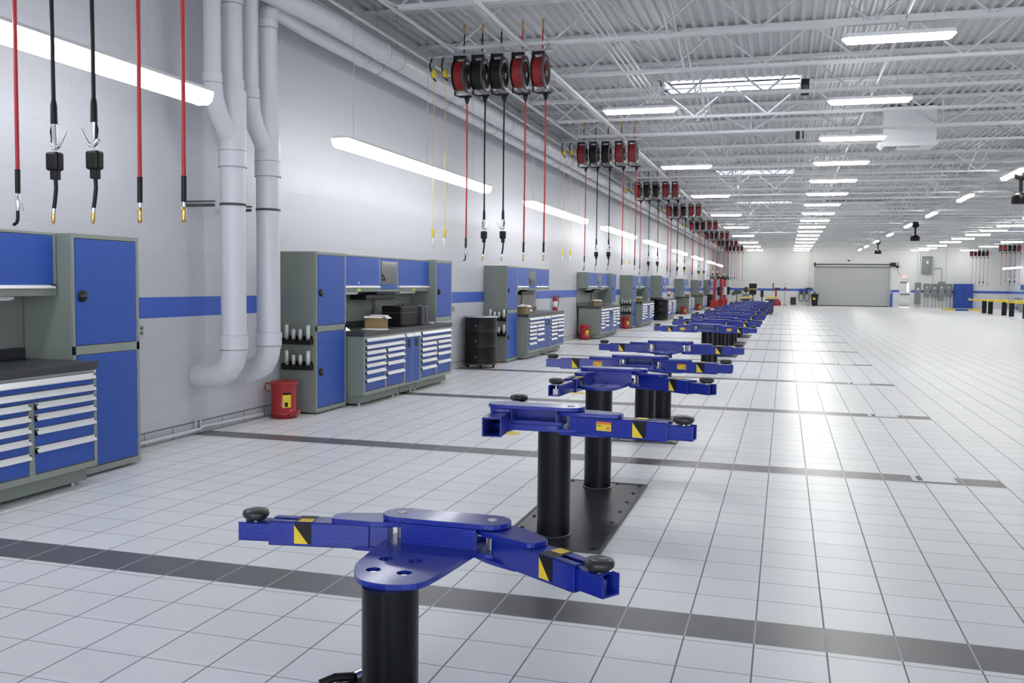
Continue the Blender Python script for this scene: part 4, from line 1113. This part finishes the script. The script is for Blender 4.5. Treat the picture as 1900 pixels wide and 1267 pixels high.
# ================================================================== BACK WALL
def door_rollup():
    r = bpy.data.objects.new('door_1', None); COL.objects.link(r); r['kind'] = 'structure'; r.location = (0, YB, 0)
    mb = MB(); n = 6
    for k in range(n):
        z0 = .06 + (DZ1 - .06) * k / n; z1 = .06 + (DZ1 - .06) * (k + 1) / n
        mb.box(DX0 - .02, DX1 + .02, .10, .14, z0, z1)
        for q in range(4): mb.box(DX0, DX1, .095, .10, z0 + .04 + q * .12, z0 + .09 + q * .12)
    mb.build('door_panels', DOORG, r)
    MB().box(DX0, DX1, .088, .15, 0, .06).build('bottom_seal', BLACK, r)
    mb = MB(); mb.cyl((DX0 - .1, -.14, DZ1 + .22), (DX1 + .1, -.14, DZ1 + .22), .045, n=12); mb.build('torsion_shaft', DGREY, r)
    MB().box(DX0, DX1, -.02, .0, DZ1 - .02, DZ1 + .04).build('header_seal', DGREY, r)
    for x in (DX0 - .06, DX1 + .06):
        mb = MB(); mb.box(x - .06, x + .06, -.03, -.002, 0, DZ1 + .1); mb.build('track', ZINC, r)
        mb = MB(); mb.lathe((x, -.14, DZ1 + .22), [(0, -.05), (.16, -.05), (.16, .05), (0, .05)], 16, 'x'); mb.build('cable_drum', BLACK, r)
        MB().box(x - .05, x + .05, -.2, -.002, DZ1 + .02, DZ1 + .3).build('bearing_plate', DGREY, r)
    return r
door_rollup()
d2 = bpy.data.objects.new('door_2', None); COL.objects.link(d2); d2['kind'] = 'structure'; d2.location = (0, YB, 0)
MB().box(9.02, 9.82, .05, .10, .02, 2.09).build('door_leaf', WHITE, d2)
mb = MB(); mb.box(8.98, 9.03, -.02, .12, 0, 2.13).box(9.81, 9.86, -.02, .12, 0, 2.13).box(9.03, 9.81, -.02, .12, 2.09, 2.13); mb.build('door_frame', WHITE, d2)
MB().box(9.58, 9.70, .044, .052, 1.25, 2.0).build('door_window', mat('daylit_glass', (.9, .93, 1), .1, emit=(.9, .95, 1), es=1.6), d2)
MB().box(9.06, 9.78, .0, .05, 1.02, 1.09).build('push_bar', DGREY, d2)
MB().box(9.05, 9.6, .01, .05, 1.98, 2.05).build('door_closer', DGREY, d2)
MB().box(9.02, 9.82, .046, .052, .02, .3).build('kick_plate', ZINC, d2)
# exit sign
r = thing('exit_sign', 'white exit sign with lit red letters on the back wall above the white door', 'exit sign', (9.35, YB, 2.36))
MB().box(-.22, .22, -.06, -.001, 0, .24).build('sign_box', WHITE, r, .006)
cu = bpy.data.curves.new('exit_text', 'FONT'); cu.body = 'EXIT'; cu.size = .2; cu.align_x = 'CENTER'; cu.extrude = .003
to = bpy.data.objects.new('exit_text_tmp', cu); COL.objects.link(to)
dg = bpy.context.evaluated_depsgraph_get(); me = bpy.data.meshes.new_from_object(to.evaluated_get(dg))
bpy.data.objects.remove(to)
for v in me.vertices: v.co = Vector((v.co.x, -.0645 - v.co.z, v.co.y + .05))
me.materials.clear(); me.materials.append(REDLED)
eo = bpy.data.objects.new('exit_lettering', me); COL.objects.link(eo); eo.parent = r
# bollards
for k, (x, l) in enumerate(((DX0 - .02, 'left'), (8.35, 'right'))):
    mb = MB(); mb.lathe((0, 0, 0), [(0, 0), (.10, 0), (.10, 1.12), (.07, 1.17), (0, 1.19)], 20)
    o = mb.build('bollard', STRIPE, None, 0, (x, YB - .55, 0)); tag(o, 'blue bollard standing %s of the large sectional door' % l, 'bollard', 'blue bollards')
# electrical panels
def panel(w_, z0, z1, name='switch_cabinet'):
    r = thing(name, '', 'electrical panel')
    MB().box(-w_ / 2, w_ / 2, -.2, -.002, z0, z1).build('panel_box', EPANEL, r, .01)
    MB().box(-w_ / 2 + .03, w_ / 2 - .03, -.206, -.2, z0 + .04, z1 - .04).build('panel_cover', EPANEL, r, .004)
    MB().prism(rounded([(-.09, z0 + (z1 - z0) * .66), (.09, z0 + (z1 - z0) * .66), (.07, z0 + (z1 - z0) * .74), (-.07, z0 + (z1 - z0) * .74)], .03), -.212, -.206, 'y').build('name_plate', PAPER, r)
    return r
for k, (x, z0, z1) in enumerate([(10.38, .30, 2.02), (11.05, .90, 1.94), (11.60, .80, 1.94), (12.13, .62, 2.09), (12.68, .95, 1.94)]):
    r = panel(.44, z0, z1); r.location = (x, YB, 0)
    r['label'] = '%s grey electrical panel from the left on the back wall' % ['first, tallest', 'second', 'third', 'fourth, slightly raised', 'fifth'][k]; r['group'] = 'grey electrical panels'
    mb = MB()
    for dx in (-.12, .12): mb.box(dx - .02, dx + .02, -.12, -.08, 0, z0)
    mb.build('support_legs', EPANEL, r)
r = thing('transformer_box', 'large grey transformer cabinet mounted high on the back wall', 'transformer', (10.98, YB, 2.70))
MB().box(-.36, .36, -.42, -.003, .08, 1.38).build('housing', EPANEL, r, .02)
MB().prism([(-.30, 0), (.30, 0), (.36, .08), (-.36, .08)], -.42, -.003, 'y').build('vented_base', EPANEL, r)
MB().box(-.07, .07, -.428, -.42, .85, 1.08).build('rating_label', PAPER, r)
MB().box(-.36, .36, -.44, -.003, 1.38, 1.43).build('top_cap', DGREY, r)
mb = MB(); y = YB - .08
mb.tube([(11.55, y, 3.19), (12.0, y, 3.19), (12.08, y, 3.17), (12.13, y, 3.10), (12.13, y, 2.08)], .04, 12)
tag(mb.build('electrical_conduit', ZINC), 'grey conduit bending down to the fourth electrical panel', 'conduit', 'back wall conduits')
for k, (x, z0, z1, l) in enumerate([(11.5, 1.90, 2.75, 'short grey conduit between the transformer and the third panel'), (12.45, 2.0, 5.3, 'thin conduit rising above the fifth panel'), (10.3, 2.02, 5.3, 'left of two thin conduits rising above the first panel'),
                                    (10.5, 2.02, 5.3, 'right of two thin conduits rising above the first panel'), (1.9, 1.5, 4.7, 'left thin conduit beside the large door'), (2.1, 1.5, 4.7, 'right thin conduit beside the large door')]):
    mb = MB(); mb.tube([(x, y, z0), (x, y, z1)], .022, 8); tag(mb.build('electrical_conduit', ZINC if k < 1 else PVC), l, 'conduit', 'back wall conduits')
mb = MB(); mb.tube([(1.9, y, 1.55), (2.2, y, 1.55), (2.2, y, 1.4)], .02, 8)
tag(mb.build('electrical_conduit', ZINC), 'small square bend of conduit above the two grey hose drops', 'conduit', 'back wall conduits')
r = thing('storage_cabinet', 'large deep blue two door storage cabinet against the back wall', 'cabinet', (13.72, YB - .32, 0))
MB().box(-.68, .68, -.3, .3, .02, 1.95).build('cabinet_body', BBLUE, r, .01)
for s_ in (-1, 1): MB().box(min(s_ * .01, s_ * .66), max(s_ * .01, s_ * .66), -.32, -.3, .06, 1.9).build('cabinet_door', BBLUE, r, .006)
mb = MB(); mb.cyl((.08, -.34, .95), (.08, -.32, .95), .05, n=12); mb.build('handle', BLACK, r)
# flood light / camera
mb = MB(); mb.prism([(0, 0), (.16, .10), (-.14, .12)], -.25, -.02, 'y'); tag(mb.build('door_sensor', BLACK, None, 0, (5.0, YB, 3.72)), 'small black wedge shaped sensor above the sectional door', 'sensor')
mb = MB(); mb.lathe((0, 0, 0), [(0, 0), (.10, .0), (.13, .08), (.13, .34), (.10, .40), (0, .42)], 16); tag(mb.build('horn_unit', WHITE, None, 0, (8.95, YB - .15, 3.35)), 'white rounded unit on the wall right of the sectional door', 'alarm')
r = thing('door_operator', 'black chain operator at the upper right corner of the sectional door', 'door opener', (8.50, YB - .2, 3.2))
MB().box(-.1, .12, -.12, .15, .1, .42).build('operator_box', BLACK, r, .02)
MB().tube([(.12, 0, .2), (.3, 0, -.1), (.32, 0, -.4), (.5, 0, -.55)], .02, 8).build('chain_hose', DGREY, r)
MB().box(.18, .34, -.1, .05, .0, .18).build('gear_case', BLACK, r, .02)
mb = MB(); mb.box(-.17, .17, -.06, -.001, 0, .09); tag(mb.build('emergency_light', WHITE, None, .01, (9.75, YB, 4.15)), 'small white emergency light high on the back wall near the door', 'light')
# hoses hanging near the door
for k, x in enumerate((1.33, 1.80)):
    r = thing('hanging_exhaust_hose', '%s grey hose loop hanging on the back wall left of the big door' % ['left', 'right'][k], 'hose', (x, YB - .2, 0), 0, 'grey hose loops')
    mb = MB(); pts = [(-.16 + 0, 0, 1.1), (-.18, 0, .7), (-.15, 0, .45), (0, 0, .34), (.15, 0, .45), (.18, 0, .7), (.14, 0, 1.15)]
    mb.tube(pts, .045, 10); mb.build('hose_loop', BUMPY, r)
    MB().box(-.18, .18, -.05, .199, 1.12, 1.42).build('hose_holder', BBLUE, r, .03)
    MB().cyl((0, 0, .95), (0, 0, 1.14), .10, .13, n=14).build('hose_cuff', DGREY, r)
r = thing('waste_bin', 'black wheeled bin with a yellow label beside the large door', 'bin', (2.38, YB - 1.2, 0))
mb = MB(); mb._add([(-.22, -.22, .05), (.22, -.22, .05), (.22, .22, .05), (-.22, .22, .05), (-.29, -.28, .95), (.29, -.28, .95), (.29, .28, .95), (-.29, .28, .95)],
                  [(0, 1, 2, 3), (4, 5, 6, 7), (0, 1, 5, 4), (1, 2, 6, 5), (2, 3, 7, 6), (3, 0, 4, 7)]); mb.build('bin_body', BLACK, r, .01)
MB().box(-.31, .33, -.3, .3, .95, 1.0).build('bin_rim', BLACK, r, .01)
MB().quad((-.16, -.262, .55), (.06, -.262, .50), (.05, -.272, .66), (-.15, -.272, .72)).build('bin_label', YEL, r)
for x in (-.16, .2): MB().cyl((x - .02, -.2, .06), (x + .02, -.2, .06), .06, n=14).build('bin_wheel', DGREY, r)
r = thing('drain_funnel', 'black shallow oil drain funnel standing behind the bin by the large door', 'drain funnel', (1.9, YB - .75, 0))
MB().cyl((0, 0, .02), (0, 0, 1.36), .03, n=10).build('stem', ZINC, r)
MB().lathe((0, 0, 1.35), [(0, 0), (.04, 0), (.10, .06), (.34, .12), (.34, .14), (.1, .09), (0, .06)], 20).build('funnel_bowl', BLACK, r)
MB().cyl((0, 0, 0), (0, 0, .03), .12, n=14).build('base', DGREY, r)
mb = MB()
mb.box(-.19, .19, -.05, -.001, 0, .62)
r = thing('wall_grille', 'black louvred grille low on the back wall', 'grille', (.70, YB, .06))
MB().box(-.22, .22, -.08, -.001, 0, .62).build('grille_frame', BLACK, r, .006)
mb = MB()
for k in range(8): mb.box(-.19, .19, -.09, -.08, .05 + .07 * k, .08 + .07 * k)
mb.build('louvres', DGREY, r)
r = thing('tyre_changer', 'red tyre machine with an upright arm in front of the back wall', 'tyre machine', (-.65, YB - 2.2, 0))
MB().lathe((0, 0, 0), [(0, 0), (.36, 0), (.38, .1), (.32, .38), (.16, .52), (0, .54)], 20).build('red_base', REDC, r)
MB().box(-.12, .02, -.1, .1, .5, 1.35).build('upright_column', REDC, r, .02)
MB().box(-.16, .26, -.12, .12, 1.30, 1.48).build('head', PURP, r, .03)
MB().cyl((-.28, 0, 1.2), (-.28, 0, 1.85), .05, n=12).build('post', DGREY, r)
MB().lathe((0, 0, .54), [(0, 0), (.22, .0), (.24, .05), (0, .08)], 18).build('turntable', ZINC, r)
r = thing('hand_jack', 'slim red hand tool stand right of the red tyre machine', 'jack', (.02, YB - .4, 0))
MB().cyl((0, 0, .02), (0, 0, 1.85), .03, n=10).build('pole', ZINC, r); MB().lathe((0, 0, 1.3), [(0, 0), (.05, 0), (.12, .1), (.08, .2), (0, .22)], 14).build('clamp', REDC, r)
MB().cyl((0, 0, 0), (0, 0, .04), .15, n=14).build('base', DGREY, r)
# wheel alignment cameras and monitors, left back
r = thing('diagnostic_monitor', 'black double monitor cart with a yellow shelf behind the alignment rack', 'monitor cart', (-2.0, 62.5, 0))
MB().box(-.24, .24, -.2, .2, 1.42, 1.75).build('monitor', BLACK, r, .02)
MB().box(-.28, .28, -.24, .24, 1.36, 1.41).build('shelf', YEL, r, .005)
MB().box(-.22, .22, -.2, .2, 1.02, 1.36).build('cabinet', BLACK, r, .02)
MB().box(-.06, .06, -.06, .06, .02, 1.02).build('stand', DGREY, r); MB().box(-.3, .3, -.25, .25, 0, .03).build('base', DGREY, r)
r = thing('speaker_column', 'plain black box on a pole between the two alignment runways', 'box', (-1.37, 60.5, 0))
MB().box(-.09, .09, -.09, .09, .9, 1.32).build('box', BLACK, r, .01); MB().cyl((0, 0, 0), (0, 0, .9), .04, n=10).build('pole', DGREY, r)
r = thing('wheel_target_stand', 'dark angled target plate on a stand at the left of the alignment rack', 'stand', (-2.95, 61.5, 0))
MB().prism(rounded([(-.30, .95), (.30, 1.10), (.30, 1.28), (-.1, 1.34), (-.36, 1.12)], .05), -.04, .04, 'y').build('target_plate', DGREY, r)
MB().cyl((0, 0, 0), (0, 0, 1.0), .03, n=8).build('pole', DGREY, r)
r = thing('wheel_balancer', 'dark wheel balancer with a round hood against the back wall', 'balancer', (-3.15, YB - .6, 0))
MB().box(-.3, .3, -.25, .25, 0, .9).build('cabinet', EPANEL, r, .03)
MB().lathe((0, 0, 1.28), [(0, -.06), (.2, -.06), (.24, 0), (.2, .06), (0, .06)], 20, 'y').build('round_hood', DGREY, r)
MB().box(-.03, .03, -.03, .03, .9, 1.25).build('hood_arm', DGREY, r)
# red two-post machines along the left wall at the far end
for k, (x, y, l) in enumerate([(-4.75, 66.8, 'nearer red upright machine with black arms near the far left wall'), (-4.6, 71.4, 'middle red upright machine near the far left wall'), (-4.6, 75.6, 'farthest red upright machine near the far left wall')]):
    r = thing('tyre_changer', l, 'tyre machine', (x, y, 0), 0, 'red upright machines')
    MB().box(-.10, .10, -.12, .12, .0, 2.2).build('red_column', REDC, r, .015)
    MB().box(-.35, .35, -.12, .12, 2.05, 2.25).build('black_head', BLACK, r, .04)
    MB().box(-.25, .25, -.45, -.12, .0, .55).build('red_base', REDC, r, .03)
    MB().tube([(-.3, -.1, 2.1), (-.38, -.1, 1.85), (-.34, -.1, 1.6)], .035, 8).build('working_arm', BLACK, r)
    MB().box(.2, .42, -.18, .1, .9, 1.5).build('control_box', BLACK if k != 1 else PAPER, r, .02)
# white corner pipe at the far left
mb = MB(); mb.tube([(-4.55, 80.2, .8), (-4.55, 80.2, 4.7)], .09, 16); mb.tube([(-4.55, 80.2, .8), (-4.55, 80.27, .2), (-4.55, 80.3, 0.0)], .09, 16)
tag(mb.build('corner_pipe', PVC), 'white vertical pipe in the far left corner', 'pipe')

# ================================================================== RIGHT SIDE
def small_lift():
    r = thing('two_post_lift', '', 'vehicle lift')
    for yy in (0, 1.9):
        MB().cyl((0, yy, 0), (0, yy, .80), .14, n=20).build('lift_column', BLACK, r)
    for yy, d in ((0, -1), (1.9, 1)):
        MB().box(-.25, .25, yy - .1, yy + .1, .80, .88).build('cross_head', LBLUE, r, .01)
        for s_ in (-1, 1):
            x0, x1 = sorted((s_ * .2, s_ * .95))
            a = MB().box(x0, x1, yy + d * .05 - .05, yy + d * .05 + .05, .82, .91).build('lift_arm', YEL, r, .01)
            MB().lathe((s_ * .88, yy + d * .05, .91), [(0, 0), (.05, 0), (.06, .04), (0, .06)], 12).build('lift_pad', PAPER, a)
    return r
for k, (x, y) in enumerate([(12.45, 64.6), (12.60, 59.6), (12.50, 54.0)]):
    place('slift', small_lift, (x, y, 0), '%s yellow armed lift on short black posts at the right edge' % ['farthest', 'middle', 'nearest'][k], 'yellow armed lifts')
r = thing('lowered_lift', 'lowered yellow and black lift lying flat on the floor at the right', 'vehicle lift', (12.1, 72.5, 0))
MB().box(-.4, .4, -.3, .3, 0, .12).build('floor_plate', BBLUE, r, .01)
for s_ in (-1, 1):
    x0, x1 = sorted((s_ * .4, s_ * 1.25)); MB().box(x0, x1, -.12, .12, .02, .13).build('lift_arm', YEL, r, .01)
    x0, x1 = sorted((s_ * .6, s_ * .8)); MB().box(x0, x1, -.13, .13, .13, .14).build('black_band', BLACK, r)
MR = Matrix.Rotation(PI, 4, 'Z')
def right_put(key, mk, y, label, group): return place(key, mk, (XR, y, 0), label, group, rotz=PI)
right_put('drw', drawer_cab, 74.6, 'nearer drawer chest under the right-hand workbench', 'drawer cabinets')
right_put('drw', drawer_cab, 76.0, 'farther drawer chest under the right-hand workbench', 'drawer cabinets')
right_put('top32', lambda: worktop(3.22), 76.1, 'dark worktop of the right-hand workbench', 'worktops')
right_put('up32', upper_cab, 76.1, 'wall cabinet with blue flip-up doors on the right wall', 'wall cabinets')
r = thing('storage_cabinet', 'nearer deep blue tall cabinet against the right wall', 'cabinet', (XR - .36, 72.3, 0), 0, 'deep blue cabinets on the right wall')
MB().box(-.35, .35, -.5, .5, .02, 1.93).build('cabinet_body', BBLUE, r, .01); MB().box(-.37, -.35, -.46, -.01, .08, 1.88).build('cabinet_door', BBLUE, r, .006); MB().box(-.37, -.35, .01, .46, .08, 1.88).build('cabinet_door', BBLUE, r, .006)
r = thing('drawer_chest', 'low grey drawer chest at the right edge in front of the blue cabinet', 'drawer chest', (15.3, 68.5, 0))
MB().box(-.3, .3, -.4, .4, .05, 1.0).build('chest_body', GREEN, r, .01); MB().box(-.31, .31, -.41, .41, 1.0, 1.04).build('chest_top', ALU, r)
for k in range(4): MB().box(-.26, .26, -.415, -.40, .12 + .22 * k, .30 + .22 * k).build('drawer', ALU, r, .004)
